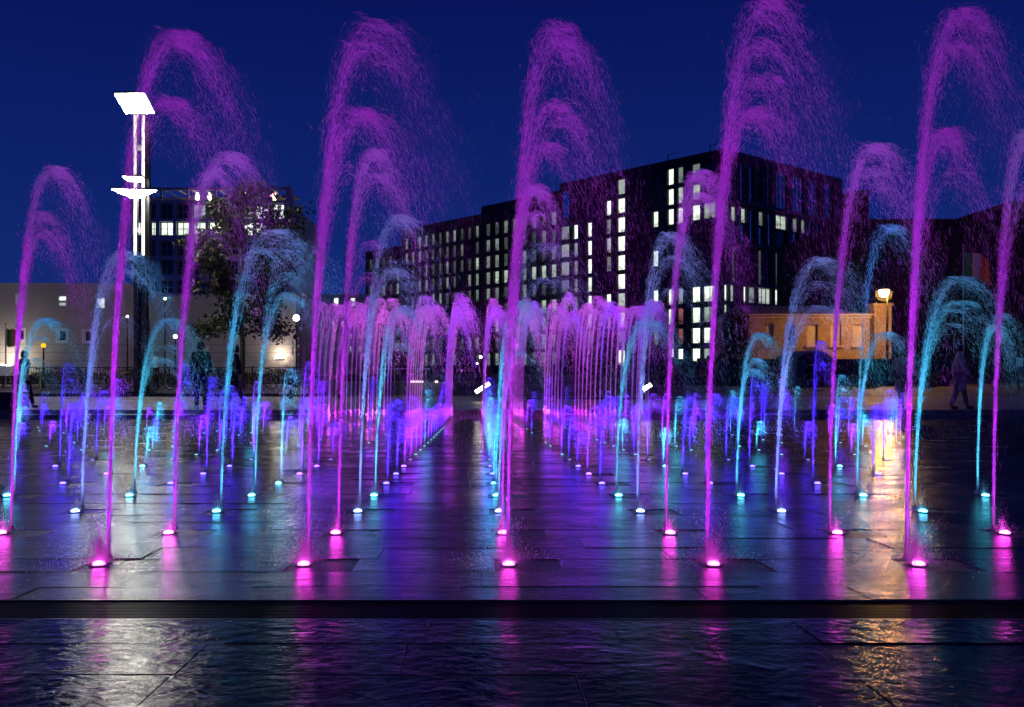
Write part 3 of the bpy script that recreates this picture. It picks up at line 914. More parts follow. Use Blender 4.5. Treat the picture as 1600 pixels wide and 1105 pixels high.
# small distant lamps: globe on a pole
def pole_lamp(px, py, Y, r, col, st, lab, gz=0.0, pr=.035):
    c = P(px, py, Y)
    t = empty('lamp_post', (c.x, Y, gz), lab, 'lamp post')
    h = c.z-gz
    mb = MB(); mb.tube([(0,0,0),(0,0,h-r*.8)], [pr*1.4, pr], 8); mb.lathe([(pr*2.6,0),(pr*2.6,.05),(pr*1.6,.25)], (0,0,0), 10); mb.build('pole', M_dark, t)
    mb = MB(); mb.lathe([(r*.5,-r*.86),(r*.95,-r*.3),(r,0),(r*.87,r*.5),(r*.5,r*.86),(.01,r)], (0,0,h), 12); mb.smooth = True
    mb.build('globe', glow('globe_glow', col, st), t)
    mb = MB(); mb.lathe([(r*.62,h-r*1.0),(r*.5,h-r*.84)], (0,0,0), 10); mb.build('collar', M_dark, t)
    return t
pole_lamp(274, 526, 45, .085, (1,.93,.8), 40, 'slim lamp post with a small white globe, in front of the pale hall', .115)
pole_lamp(258, 467, 48, .06, (1,.95,.85), 25, 'tallest slim lamp post with a tiny white globe, behind the light mast', .115)
pole_lamp(199, 495, 48.5, .06, (1,.95,.85), 20, 'slim lamp post with a tiny globe at the corner of the gallery', .115)
pole_lamp(463, 497, 47, .15, (1,.93,.75), 130, 'lamp post with a bright white globe at the right corner of the pale hall', .115)
pole_lamp(68, 540, 44, .125, (1,.62,.02), 1.1, 'crossing beacon with an amber globe before the gallery', .115, .04)
pole_lamp(751, 558, 60, .09, (1,.95,.95), 16, 'distant lamp post with a white globe above the central aisle', 0)
pole_lamp(745.5, 568.5, 70, .07, (1,.95,.95), 9, 'most distant short lamp post with a white globe above the central aisle', 0)
pole_lamp(806, 567, 64, .09, (1,.95,.95), 9, 'distant lamp post with a white globe right of the central aisle', 0)

# wall washer at the hall's foot
p = P(436, 560, 52.4)
wwt = empty('wall_light', (p.x, 52.4, p.z), 'bright wall light near the foot of the pale hall', 'wall light')
mb = MB(); mb.box((-.25,.0,-.12),(.25,.14,0)); mb.build('housing', M_dark, wwt)
mb = MB(); mb.box((-.23,.02,.002),(.23,.13,.05)); mb.build('lens', glow('washer_white', (1,.88,.70), 130), wwt)
p = P(8, 572, 49)
wwt = empty('wall_light', (p.x, 49, p.z), 'white wall light at the left edge before the gallery', 'wall light')
mb = MB(); mb.box((-.3,.0,-.12),(.3,.14,0)); mb.build('housing', M_dark, wwt)
mb = MB(); mb.box((-.28,.02,.002),(.28,.13,.06)); mb.build('lens', glow('washer_white_left', (1,.9,.72), 220), wwt)

# ------------------------------------------------------------------ light mast
YM = 35.0
mx_ = P(220, 0, YM).x
ma = empty('light_mast', (mx_, YM, .115), 'tall twin-post light mast with glaring white floodlight panels', 'light mast')
s_ = YM/F
def mz(py): return CZ+(PY-py)*s_-.115
M_mastlit = glow('mast_light_strip', (1,.97,.86), 2.2)
for x0_, x1_ in ((-10,-4.5),(2.5,8)):
    mb = MB(); mb.box((x0_*s_, -.09, 0), (x1_*s_, .09, mz(178))); mb.build('post', M_mast, ma)
    mb = MB(); mb.box((x0_*s_+.02, -.125, mz(400)), (x1_*s_-.02, -.092, mz(182))); mb.build('light_strip', M_mastlit, ma)
mb = MB(); mb.box((-4.5*s_+.002,.0,0),(2.5*s_-.002,.06,mz(420))); mb.box((9*s_,.0,0),(13*s_,.2,mz(190))); mb.build('back_plate', M_dark, ma)
for py in (231, 360, 415):
    mb = MB(); mb.box((-4.5*s_+.002,-.08,mz(py)-.09),(2.5*s_-.002,.08,mz(py)+.09)); mb.build('crossbar', glow('crossbar_lit', (1,.95,.85), .9) if py < 400 else M_mast, ma)
mb = MB(); mb.box((-.45,-.35,0),(.45,.35,.06)); mb.build('base_plate', M_dark, ma)
M_floodpanel = glow('flood_panel', (1,.95,.84), 100)
def panel(corners, lit, nl, th=.07):
    """corners: near-left, near-right, far-right, far-left of the underside, as (px, py, Y)"""
    q = [P(*c)-Vector((mx_,YM,.115)) for c in corners]
    up = Vector((0,0,th))
    mb = MB(); mb.hexa(q+[v+up for v in q]); hs_ = mb.build('floodlight_head', M_dark, ma)
    if lit:
        n = (q[1]-q[0]).cross(q[3]-q[0]).normalized()
        if n.z > 0: n = -n
        for k in range(nl):
            f0, f1 = (k+.10)/nl, (k+.90)/nl
            a = [q[0].lerp(q[1],f0), q[0].lerp(q[1],f1), q[3].lerp(q[2],f1), q[3].lerp(q[2],f0)]
            c = sum(a, Vector((0,0,0)))/4
            a = [c+(v-c)*.95 for v in a]
            mb = MB(); mb.hexa([v+n*.03 for v in a]+[v+n*.004 for v in a]); mb.build('lamp_panel', lit, hs_)
panel(((178,146,34.2),(226,145,34.2),(242,177,35.9),(196,177,35.9)), M_floodpanel, 6)
panel(((190,275,34.5),(222,276,34.5),(231,284,35.5),(199,283,35.5)), glow('flood_small', (1,.95,.82), 30), 3)
panel(((172,294.5,34.3),(247,297,34.3),(218,309,35.2),(205,309,35.2)), M_floodpanel, 5)
panel(((194,402,34.4),(226,404,34.4),(230,413,35.5),(200,412,35.5)), None, 0)

# ------------------------------------------------------------------ sodium street lamp
c = P(1381, 457, 56.5)
sl = empty('street_lamp', (c.x, 56.5, 0), 'orange glaring street lamp in front of the brick pier', 'street lamp')
mb = MB(); mb.tube([(.35,.3,0),(.35,.3,c.z+.3),(.2,.15,c.z+.55),(0,0,c.z+.45)], [.09,.06,.05,.04], 8); mb.build('post', M_dark, sl)
mb = MB(); mb.lathe([(.05,.45),(.3,.32),(.34,.16),(.30,.14)], (0,0,c.z), 14); mb.build('shade', M_dark, sl)
mb = MB(); mb.smooth = True; mb.lathe([(.02,-.3),(.2,-.22),(.29,-.02),(.27,.11),(.1,.13)], (0,0,c.z), 14); mb.build('bulb', glow('sodium_orange', (1,.50,.13), 560), sl)

m_fr, ntf, of_ = new_mat('frosted_lantern')  # added shell round the bulb, there to imitate the lamp's halo
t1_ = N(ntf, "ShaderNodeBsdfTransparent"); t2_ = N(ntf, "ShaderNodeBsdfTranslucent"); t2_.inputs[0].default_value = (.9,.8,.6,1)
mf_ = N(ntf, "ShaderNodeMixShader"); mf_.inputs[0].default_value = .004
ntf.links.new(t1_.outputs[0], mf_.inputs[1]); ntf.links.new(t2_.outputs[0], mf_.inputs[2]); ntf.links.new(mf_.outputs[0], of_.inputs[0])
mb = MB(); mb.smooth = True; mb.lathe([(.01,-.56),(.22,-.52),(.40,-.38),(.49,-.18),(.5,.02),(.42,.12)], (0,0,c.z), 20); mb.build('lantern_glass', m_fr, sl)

# flags
def flag(px, Y, top, bottom, fx, fw, fy0, fy1, cols, lab, droop=0.5):
    b = P(px, bottom, Y)
    t = empty('flagpole', (b.x, Y, 0), lab, 'flag')
    zt_ = P(px, top, Y).z
    mb = MB(); mb.tube([(0,0,0),(0,0,zt_)], [.05,.03], 8); mb.lathe([(.02,0),(.06,.05),(.02,.1)], (0,0,zt_), 8); mb.build('pole', M_steel, t)
    mb = MB(); nx, nz = 15, 8
    z0, z1 = P(px, fy0, Y).z, P(px, fy1, Y).z
    w = fw*Y/F
    def pt(i, j):
        u, v = i/nx, j/nz
        return Vector((.04+u*w, .14*math.sin(u*9+v*1.2)*u, z0+(z1-z0)*v - droop*u*u*1.2 - .08*math.sin(u*6)))
    for i in range(nx):
        for j in range(nz): mb.quad(pt(i,j), pt(i+1,j), pt(i+1,j+1), pt(i,j+1), min(2, int(3*i/nx)))
    mb.smooth = True
    mb.build('flag_cloth', [simple('flag_cloth_%d' % k, c_, .8) for k, c_ in enumerate(cols)], t)
flag(1505, 66, 384, 600, 0, 40, 392, 432, ((.02,.16,.05),(.35,.35,.35),(.45,.10,.02)), 'flagpole with a green, white and orange flag before the dark warehouse', .6)
flag(9, 46, 508, 610, 0, 14, 512, 540, ((.03,.20,.05),(.30,.25,.05),(.5,.14,.03)), 'flagpole with a green and orange flag at the left edge', .2)

# pale canopy and stone block at the far left
st = empty('stall', (P(8,600,42).x, 42, .115), 'white slatted stall roof lit from above at the left edge', 'stall')
for k in range(6):
    mb = MB(); a = P(-34+k*11, 572, 41.5)-Vector((st.location.x,42,.115)); 
    mb.hexa([a+Vector((-.1,0,-.45)), a+Vector((.16,0,-.45)), a+Vector((.16,.9,0)), a+Vector((-.1,.9,0)), a+Vector((-.1,0,-.41)), a+Vector((.16,0,-.41)), a+Vector((.16,.9,.04)), a+Vector((-.1,.9,.04))])
    mb.build('roof_slat', M_white, st)
mb = MB()
for xx in (-1.3,.5): mb.box((xx,-.4,0),(xx+.06,-.34,P(0,583,41.5).z-.115))
mb.build('leg', M_dark, st)
mb = MB(); mb.box((-1.3,-.38,.62),(.56,.3,.70)); mb.build('counter', M_pale, st)
p0_ = P(-60,644,23.6)
mb = MB(); mb.box((p0_.x,23.6,-.0),(P(22,644,23.6).x,24.4,P(0,613,23.6).z)); 
tag(mb.build('stone_block', simple('dark_granite', (.05,.045,.055), .4, 0, .3, 12), None), 'dark granite seat block at the left edge of the terrace', 'bench')

# fence with hedge behind
fe = empty('steel_fence', (P(230,575,46).x, 46, .115), 'low steel bar fence along the hedge behind the bicycles', 'fence')
a, b = P(-60,0,46).x, P(468,0,46).x
zf_ = P(0,573.5,46).z
mb = MB(); mb.box((a,45.97,zf_-.04),(b,46.03,zf_)); mb.box((a,45.98,.25),(b,46.02,.29)); mb.build('rail', M_dark, fe, world=True)
mb = MB(); x = a
while x < b: mb.box((x,45.99,.29),(x+.022,46.01,zf_-.04)); x += .14
mb.build('bars', M_dark, fe, world=True, kind='stuff')
x = a; mb0 = MB(); mb0.box((-.035,-.035,0),(.035,.035,zf_-.115+.03)); pm = mb0.mesh('post', M_dark)
while x < b:
    link('post', pm, fe, loc=(x-fe.location.x, 0, 0)); x += 2.1
M_leaf = simple('hedge_leaf', (.055,.085,.025), .55, 0, .5, 3)
def leaf_cloud(pts, size, name, mat, parent=None, world=False, kind=None):
    n = len(pts); v = np.zeros((n*4,3)); 
    a = rng.normal(size=(n,3)); a /= np.linalg.norm(a,axis=1)[:,None]
    b_ = rng.normal(size=(n,3)); b_ -= a*(a*b_).sum(1)[:,None]; b_ /= np.linalg.norm(b_,axis=1)[:,None]
    s = (size*(.6+.8*rng.random(n)))[:,None]
    v[0::4] = pts-a*s; v[1::4] = pts+b_*s*.55; v[2::4] = pts+a*s; v[3::4] = pts-b_*s*.55
    f = np.arange(n*4).reshape(n,4)
    me = bpy.data.meshes.new(name)
    me.from_pydata(v.tolist(), [], f.tolist()); me.materials.append(mat); me.update()
    return link(name, me, parent, world, kind)
n = 9000
pts = np.stack([rng.uniform(P(-60,0,47).x, P(468,0,47).x, n), rng.uniform(46.4,47.6,n), rng.uniform(.15,1,n)], 1)
pts[:,2] = .13+pts[:,2]*(.72+.12*np.sin(pts[:,0]*1.7)+.08*np.sin(pts[:,0]*4.1))
he = leaf_cloud(pts, .07, 'hedge', M_leaf); tag(he, 'clipped green hedge behind the steel bar fence', 'hedge')

# bush at the right, before the hoarding
n = 2600
def blob(cx, cy_, cz, rx, ry, rz, n):
    q = rng.normal(size=(n,3)); q /= np.linalg.norm(q,axis=1)[:,None]; q *= (rng.random(n)**.4)[:,None]
    q[:,2] = q[:,2]*.5*1.0+.5
    return np.stack([cx+q[:,0]*rx, cy_+q[:,1]*ry, cz+q[:,2]*rz*2], 1)
M_leaf_d = simple('shrub_leaf', (.04,.05,.03), .5, 0, .5, 3)
for (px, w, top, lab) in ((1192, 30, 566, 'dark leafy shrub before the hoarding, left of the arched entrance'), (1330, 36, 590, 'dark leafy shrub before the hoarding, right of the arched entrance'), (1450, 44, 585, 'dark leafy shrub behind the right-hand jets')):
    c_ = P(px, 610, 44); h_ = P(px, top, 44).z
    sh_ = empty('shrub', (c_.x, 44, 0), lab, 'shrub')
    pts = np.concatenate([blob(c_.x+rng.normal(0,.35), 44+rng.normal(0,.2), 0.05+.1*k, w*44/F*.6, .6, h_*.42*rng.uniform(.75,1.05), 450) for k in range(4)])
    leaf_cloud(pts, .06, 'foliage', M_leaf_d, sh_, True)
    mb = MB()
    for k in range(5): mb.tube([(rng.normal(0,.15),rng.normal(0,.1),0),(rng.normal(0,.4),rng.normal(0,.2),h_*.7)], [.03,.012], 5)
    mb.build('stem', M_wood, sh_)
# dark evergreen left of the brick house
c_ = P(1150, 600, 57); h_ = P(1150, 470, 57).z
ev = empty('evergreen', (c_.x, 57, 0), 'dark rounded evergreen tree between office block and brick house', 'tree')
pts = np.concatenate([blob(c_.x+rng.normal(0,.1), 57+rng.normal(0,.15), 1.2+.45*k, .85, .8, .9, 1500) for k in range(5)])
pts = pts[pts[:,2] < h_]
leaf_cloud(pts, .07, 'crown', simple('evergreen_leaf', (.022,.026,.02), .6, 0, .4, 3), ev, True)
mb = MB(); mb.tube([(0,0,0),(.05,0,2),(0,0,h_*.8)], [.16,.12,.05], 8); mb.build('trunk', M_wood, ev)

# the plane tree by the light mast
def plane_tree():
    base = P(378, 611, 38)
    t = empty('plane_tree', (base.x, 38, .115), 'leafy young plane tree standing right of the light mast', 'tree'); t.scale = (1.12, 1.12, 1.17)
    r = random.Random(3)
    mb = MB(); limbs = []
    trunk = [(0,0,0),(.03,0,1.6),(-.05,.03,3.2),(-.02,0,5.0),(.05,.02,6.8)]
    mb.tube(trunk, [.12,.095,.075,.05,.02], 8)
    for k in range(17):
        z = 2.0+k*.30
        a = k*2.4+r.random()
        L = (2.1 - abs(z-4.3)*.32)*r.uniform(.75,1.15)
        p0 = Vector((0,0,z)); d = Vector((math.cos(a), math.sin(a), r.uniform(.1,.55)))
        p1 = p0+d*L*.5; p2 = p0+d*L+Vector((0,0,-.15))
        mb.tube([p0,p1,p2], [.04,.025,.01], 5); limbs.append((p0,p1,p2))
    tr = mb.build('trunk', simple('plane_bark', (.12,.10,.07), .8, 0, .4, 8, .3), t)
    pts = []
    for p0, p1, p2 in limbs:
        for q in range(9):
            f = r.uniform(.3,1.08)
            c = p0.lerp(p1, f*2) if f < .5 else p1.lerp(p2, (f-.5)*2)
            c = c+Vector((r.gauss(0,.2),r.gauss(0,.2),r.gauss(0,.22)))
            for _ in range(r.randint(50,95)):
                pts.append(tuple(c+Vector((r.gauss(0,.20),r.gauss(0,.20),r.gauss(0,.16)))))
    leaf_cloud(np.array(pts), .085, 'crown', simple('plane_leaf', (.05,.06,.018), .5, 0, .5, 2), t)
plane_tree()

# ------------------------------------------------------------------ bicycles
def bike_protos():
    fr = MB()
    R_, wb = .33, 1.02
    rear, front = Vector((-.5,0,R_)), Vector((.52,0,R_))
    bb2, seat, head, headb = Vector((-.06,0,.29)), Vector((-.22,0,.78)), Vector((.33,0,.86)), Vector((.37,0,.70))
    for a, b in ((bb2,seat),(seat,head),(bb2,headb),(headb,head)): fr.tube([a,b], .017, 6)
    for s in (-.05,.05):
        fr.tube([bb2,rear+Vector((0,s,0))], .010, 5); fr.tube([seat,rear+Vector((0,s,0))], .009, 5); fr.tube([headb,front+Vector((0,s,0))], .012, 5)
    sd = MB(); sd.tube([(-.22,0,.78),(-.245,0,.90)], .012, 6); sd.hexa([(-.38,-.07,.90),(-.12,-.02,.90),(-.12,.02,.90),(-.38,.07,.90),(-.38,-.06,.95),(-.11,-.02,.94),(-.11,.02,.94),(-.38,.06,.95)])
    hb2 = MB(); hb2.tube([(.33,0,.86),(.31,0,.99),(.36,0,1.02)], .012, 6); hb2.tube([(.28,-.28,1.02),(.37,-.14,1.03),(.37,.14,1.03),(.28,.28,1.02)], .012, 6)
    ty = MB(); ty.torus((0,0,0), R_-.018, .018)
    rm = MB(); rm.torus((0,0,0), R_-.045, .008, n=24, k=4)
    for k in range(14):
        t_ = 2*PI*k/14; rm.tube([(0,0,0),((R_-.045)*math.cos(t_),0,(R_-.045)*math.sin(t_))], .0022, 3)
    ck = MB(); ck.torus((-.06,-.045,.29), .09, .006, n=18, k=4); ck.tube([(-.06,-.06,.29),(.05,-.09,.17)], .009, 5); ck.tube([(-.06,.06,.29),(-.17,.09,.41)], .009, 5)
    return dict(fr=fr, sd=sd.mesh('saddle',M_black), hb=hb2.mesh('handlebar',M_steel), ty=ty.mesh('tyre',M_black), rm=rm.mesh('rim',M_steel), ck=ck.mesh('crank',M_dark), rear=rear, front=front)
BP = bike_protos()
frames = {}
def bicycle(px, Y, rz, col, label, lean=.06, gz=.115):
    t = empty('bicycle', (P(px,0,Y).x, Y, gz), label, 'bicycle', 'bicycles parked before the hedge', rz)
    t.rotation_euler = (lean, 0, rz)
    if col not in frames: frames[col] = BP['fr'].mesh('frame', simple('bike_paint', col, .35))
    link('frame', frames[col], t); link('saddle', BP['sd'], t); link('handlebar', BP['hb'], t); link('crank', BP['ck'], t)
    for c_ in (BP['rear'], BP['front']):
        w = link('wheel', BP['ty'], t, loc=c_); link('rim', BP['rm'], w)
bl = [(70,41,.1,(.04,.04,.05),'dark bicycle parked right behind the walker at the left edge'),
      (100,40,.25,(.30,.03,.03),'red framed bicycle right of the amber crossing beacon'),
      (131,41,-.2,(.03,.03,.04),'black bicycle between the amber beacon and the light mast'),
      (178,40,.15,(.25,.25,.27),'silver bicycle left of the light mast'),
      (214,39,2.7,(.04,.04,.04),'black bicycle parked at the foot of the light mast'),
      (247,39.5,.2,(.05,.09,.16),'blue bicycle beside the man in the white shirt'),
      (284,41,-.1,(.04,.05,.04),'dark green bicycle left of the man in the black coat'),
      (352,41,.2,(.06,.06,.07),'grey bicycle under the plane tree'),
      (408,41.5,2.9,(.05,.05,.09),'navy bicycle left of the bright hall lamp')]
for b in bl: bicycle(*b)
for (px, Y, col, lab) in ((1266,42,(.35,.28,.03),'yellow bicycle in front of the arched entrance'),(1285,42.6,(.05,.05,.05),'black bicycle right of the yellow bicycle')): bicycle(px, Y, .2, col, lab, .05, 0)
hm = MB(); hm.tube([(-.35,0,0),(-.35,0,.68),(-.28,0,.76),(.28,0,.76),(.35,0,.68),(.35,0,0)], .025, 7)
hme = hm.mesh('cycle_stand', simple('stand_ochre', (.35,.24,.06), .45))
for k, px in enumerate((52, 112, 152, 196, 232, 268, 330, 380, 430)):
    o = link('cycle_stand', hme, None, loc=(P(px,0,40.5).x, 40.5, .115)); o.rotation_euler = (0,0,1.1)
    names = ('behind the walker at the left edge','by the red framed bicycle','right of the black bicycle by the amber beacon','left of the light mast','right of the light mast','by the slim lamp post','behind the man in the black coat','under the plane tree','left of the bright hall lamp')
    tag(o, 'ochre hoop cycle stand '+names[k], 'cycle stand', 'hoop cycle stands before the hedge')
for px, lab in ((345,'dark litter bin beside the plane tree'),):
    t = empty('litter_bin', (P(px,0,42).x,42,.115), lab, 'bin')
    mb = MB(); mb.lathe([(.24,0),(.26,.8)], (0,0,0), 12); mb.build('body', M_dark, t)
    mb = MB(); mb.lathe([(.28,.8),(.28,.86),(.15,.92)], (0,0,.002), 12); mb.build('lid', M_dark, t)
for (px, py, w, hgt, Y, col, lab) in ((1418,577,24,8,50,(.08,.2,.12),'small green sign strip behind the right-hand jets'),(1593,566,10,14,40,(.6,.6,.55),'small white sign board at the right edge')):
    c_ = P(px,py,Y); t = empty('sign', (c_.x,Y,0), lab, 'sign')
    mb = MB(); mb.box((-w/2*Y/F,-.02,c_.z-hgt/2*Y/F),(w/2*Y/F,.02,c_.z+hgt/2*Y/F)); mb.build('board', simple('sign_board', col, .5), t)
    mb = MB(); mb.tube([(0,.05,0),(0,.05,c_.z)], .03, 6); mb.build('post', M_dark, t)

# ------------------------------------------------------------------ people
M_skin = simple('skin', (.42,.26,.19), .55, 0, .08)
def skinned(name, verts, edges, radii, mat, parent, root=0, sub=2):
    me = bpy.data.meshes.new(name); me.from_pydata([tuple(v) for v in verts], edges, []); me.materials.append(mat); me.update()
    o = link(name, me, parent)
    sk = o.modifiers.new('skin', 'SKIN'); sk.use_smooth_shade = True
    layer = me.skin_vertices[0].data if me.skin_vertices else None
    if layer is None:
        bm = bmesh.new(); bm.from_mesh(me); bm.verts.layers.skin.verify(); bm.to_mesh(me); bm.free()
        layer = me.skin_vertices[0].data
    for i, r_ in enumerate(radii):
        layer[i].radius = r_ if hasattr(r_, '__len__') else (r_, r_)
        layer[i].use_root = (i == root)
    sb = o.modifiers.new('sub', 'SUBSURF'); sb.levels = 1; sb.render_levels = sub
    return o
def person(px, feet_py, Y, gz, rz, label, coat, trousers, hair=(.02,.015,.012), height=1.75, stride=.0, arms=(.0,.0), bend=(0,0), long_coat=False, bare=False, name='person'):
    k = height/1.75
    t = empty(name, (P(px,0,Y).x, Y, gz), label, 'person', None, rz)
    S = lambda *a: Vector(a)*k
    L = {}
    L['pel'] = S(0,0,.95); L['wai'] = S(0,.0,1.10); L['che'] = S(0,.01,1.30); L['nec'] = S(0,.015,1.47); L['hea'] = S(0,-.015,1.585); L['top'] = S(0,-.005,1.70); L['nos'] = S(0,-.105,1.585)
    for s, sg in (('l',-1),('r',1)):
        st_ = stride*sg; am = arms[0] if sg < 0 else arms[1]; bd = bend[0] if sg < 0 else bend[1]
        L['sho'+s] = S(sg*.175,.01,1.41)
        L['elb'+s] = S(sg*.235,.03-math.sin(am)*.29,1.41-.29*math.cos(am))
        fa = am+.25+bd
        L['wri'+s] = L['elb'+s]+S(-sg*.0,-math.sin(fa)*.25,-.25*math.cos(fa))
        L['pal'+s] = L['wri'+s]+S(-sg*.005,-math.sin(fa+.1)*.075,-.075*math.cos(fa+.1))
        for q in range(4):
            f = L['pal'+s]+S(0,(q-1.5)*.02,0)
            L['fa%d%s' % (q,s)] = f+S(0,-math.sin(fa+.2)*.045,-.045*math.cos(fa+.2)-.004*(q in (1,2)))
            L['fb%d%s' % (q,s)] = L['fa%d%s' % (q,s)]+S(-sg*.012,-math.sin(fa+.4)*.03,-.03*math.cos(fa+.4)-.004*(q in (1,2)))
        L['tha'+s] = L['wri'+s]+S(-sg*.012,-.04,-.045); L['thb'+s] = L['tha'+s]+S(-sg*.01,-.015,-.035)
        L['hip'+s] = S(sg*.095,0,.90)
        L['kne'+s] = S(sg*.10,-st_*.45-.015,.50)
        L['ank'+s] = S(sg*.10,-st_+.03,.085)
        L['toe'+s] = S(sg*.115,-st_-.15,.03)
    R_ = dict(pel=(.135,.10),wai=(.125,.09),che=(.15,.105),nec=.055,hea=(.075,.092),top=(.055,.065),nos=.014,sho=.06,elb=.042,wri=.03,pal=(.02,.036),fa=.010,fb=.008,tha=.012,thb=.009,hip=.085,kne=.058,ank=.04,toe=.033)
    keys = list(L); idx = {q:i for i,q in enumerate(keys)}
    def rad(q):
        for n_ in (q, q[:3], q[:2]):
            if n_ in R_: r_ = R_[n_]; break
        return tuple(x*k for x in r_) if hasattr(r_, '__len__') else (r_*k, r_*k)
    E = [('pel','wai'),('wai','che'),('che','nec'),('nec','hea'),('hea','top'),('hea','nos')]
    for s in 'lr':
        E += [('che','sho'+s),('sho'+s,'elb'+s),('elb'+s,'wri'+s),('wri'+s,'pal'+s),('wri'+s,'tha'+s),('tha'+s,'thb'+s),('pel','hip'+s),('hip'+s,'kne'+s),('kne'+s,'ank'+s),('ank'+s,'toe'+s)]
        for q in range(4): E += [('pal'+s,'fa%d%s'%(q,s)),('fa%d%s'%(q,s),'fb%d%s'%(q,s))]
    skinned('body', [L[q] for q in keys], [(idx[a],idx[b]) for a,b in E], [rad(q) for q in keys], M_skin, t)
    def garment(name, ks, ed, add, mat, over={}, root=0):
        ii = {q:i for i,q in enumerate(ks)}
        rr = []
        for q in ks:
            r_ = over.get(q) or over.get(q[:3]) or tuple(x+add*k for x in rad(q)); rr.append(tuple(r_))
        skinned(name, [L[q] for q in ks], [(ii[a],ii[b]) for a,b in ed], rr, mat, t, root)
    M_coat = simple('coat_cloth', coat, .8, 0, .2, 12, .1); M_tr = simple('trouser_cloth', trousers, .85, 0, .2, 12)
    ks = ['pel','wai','che','shol','elbl','shor','elbr']; ed = [('pel','wai'),('wai','che'),('che','shol'),('shol','elbl'),('che','shor'),('shor','elbr')]
    if not bare: ks += ['wril','wrir']; ed += [('elbl','wril'),('elbr','wrir')]
    L['hem'] = S(0,.0,.72 if not long_coat else .42); ks = ['hem']+ks; ed = [('hem','pel')]+ed
    R_['hem'] = (.16,.125) if not long_coat else (.21,.18)
    R_['col'] = .07; L['col'] = S(0,.012,1.455); ks.append('col'); ed.append(('che','col'))
    garment('coat', ks, ed, .022, M_coat, root=3)
    ks = ['pel']+[q+s for s in 'lr' for q in ('hip','kne','ank')]
    ed = [('pel','hipl'),('hipl','knel'),('knel','ankl'),('pel','hipr'),('hipr','kner'),('kner','ankr')]
    garment('trousers', ks, ed, .017, M_tr)
    for s in 'lr':
        L['hee'+s] = L['ank'+s]+S(0,.045,-.045); R_['hee'] = .04
        garment('shoe', ['hee'+s,'ank'+s,'toe'+s], [('hee'+s,'toe'+s),('hee'+s,'ank'+s)], .01, M_black)
    mb = MB(); mb.smooth = True
    c_ = Vector((0,.012,1.635))*k
    mb.lathe([(.094*k,-.10*k),(.102*k,-.04*k),(.102*k,.02*k),(.085*k,.07*k),(.05*k,.10*k),(.005,.11*k)], c_, 14)
    mb.build('hair', simple('hair', hair, .6), t)
    return t
person(314, 640, 23.7, .003, PI+.15, 'man in a long black coat standing with his back turned, right of the light mast', (.010,.010,.013), (.012,.012,.016), long_coat=False, arms=(-.05,.1), height=1.77)
person(368, 634, 25.5, .003, -1.3, 'person in a dark purple hooded coat walking under the plane tree', (.035,.014,.04), (.015,.012,.02), stride=.22, arms=(.35,-.3), long_coat=True, height=1.72)
person(38, 640, 24.6, .003, 1.4, 'walker in a dark red jacket at the left edge of the terrace', (.09,.02,.05), (.02,.015,.03), hair=(.12,.02,.02), stride=.25, arms=(.4,-.3), height=1.55)
person(243, 610, 38.6, .115, -1.2, 'man in a white shirt and dark shorts bending beside the bicycles', (.6,.58,.56), (.02,.02,.025), stride=.1, arms=(.6,.5), bend=(.4,.4), bare=True, height=1.7)
person(1500, 642, 23.9, .003, 1.2, 'person in a long pale coat behind the right-hand jets', (.42,.36,.40), (.2,.18,.2), stride=.2, arms=(.3,-.3), long_coat=True, height=1.72)
person(1408, 642, 24.4, .003, -1.0, 'person in a grey coat left of the person in the pale coat', (.16,.15,.17), (.06,.06,.07), stride=.2, arms=(.3,-.2), long_coat=True, height=1.6)

# ------------------------------------------------------------------ fountain
# coloured lens, rim and nozzle shared by all jets
COL = dict(pink=(.60,.020,.95), cyan=(.05,.60,1.0), teal=(.06,.62,.90), sky=(.20,.34,1.0), blue=(.05,.010,1.0), violet=(.17,.012,1.0), rose=(.85,.12,.80))
COL['hot'] = (1.0, .03, .80)
LENS = {k: glow('lens_'+k, tuple(min(1, c*.95+.05) for c in v), 17 if k == 'hot' else 10) for k, v in COL.items()}
LENSF = {k: glow('far_lens_'+k, tuple(min(1, c*.8+.2) for c in v), 2.2) for k, v in COL.items()}
lm = MB(); lm.smooth = True; lm.lathe([(.022,.001),(.020,.008),(.011,.013),(.001,.014)], (0,0,0), 10)
LENSMESH = {k: lm.mesh('lens', LENS[k]) for k in COL}
lm = MB(); lm.smooth = True; lm.lathe([(.018,.004),(.010,.010),(.001,.011)], (0,0,0), 8)
LENSMESHF = {k: lm.mesh('lens', LENSF[k]) for k in COL}
rmb = MB(); rmb.lathe([(.034,0),(.034,.0015),(.031,.0025),(.024,.0025),(.024,.001)], (0,0,0), 14); RIM = rmb.mesh('uplight', M_dark)
nzm = MB(); nzm.lathe([(.016,0),(.016,.010),(.010,.022),(.007,.022)], (0,0,0), 10); NOZ = nzm.mesh('nozzle', M_steel)
LD = {}
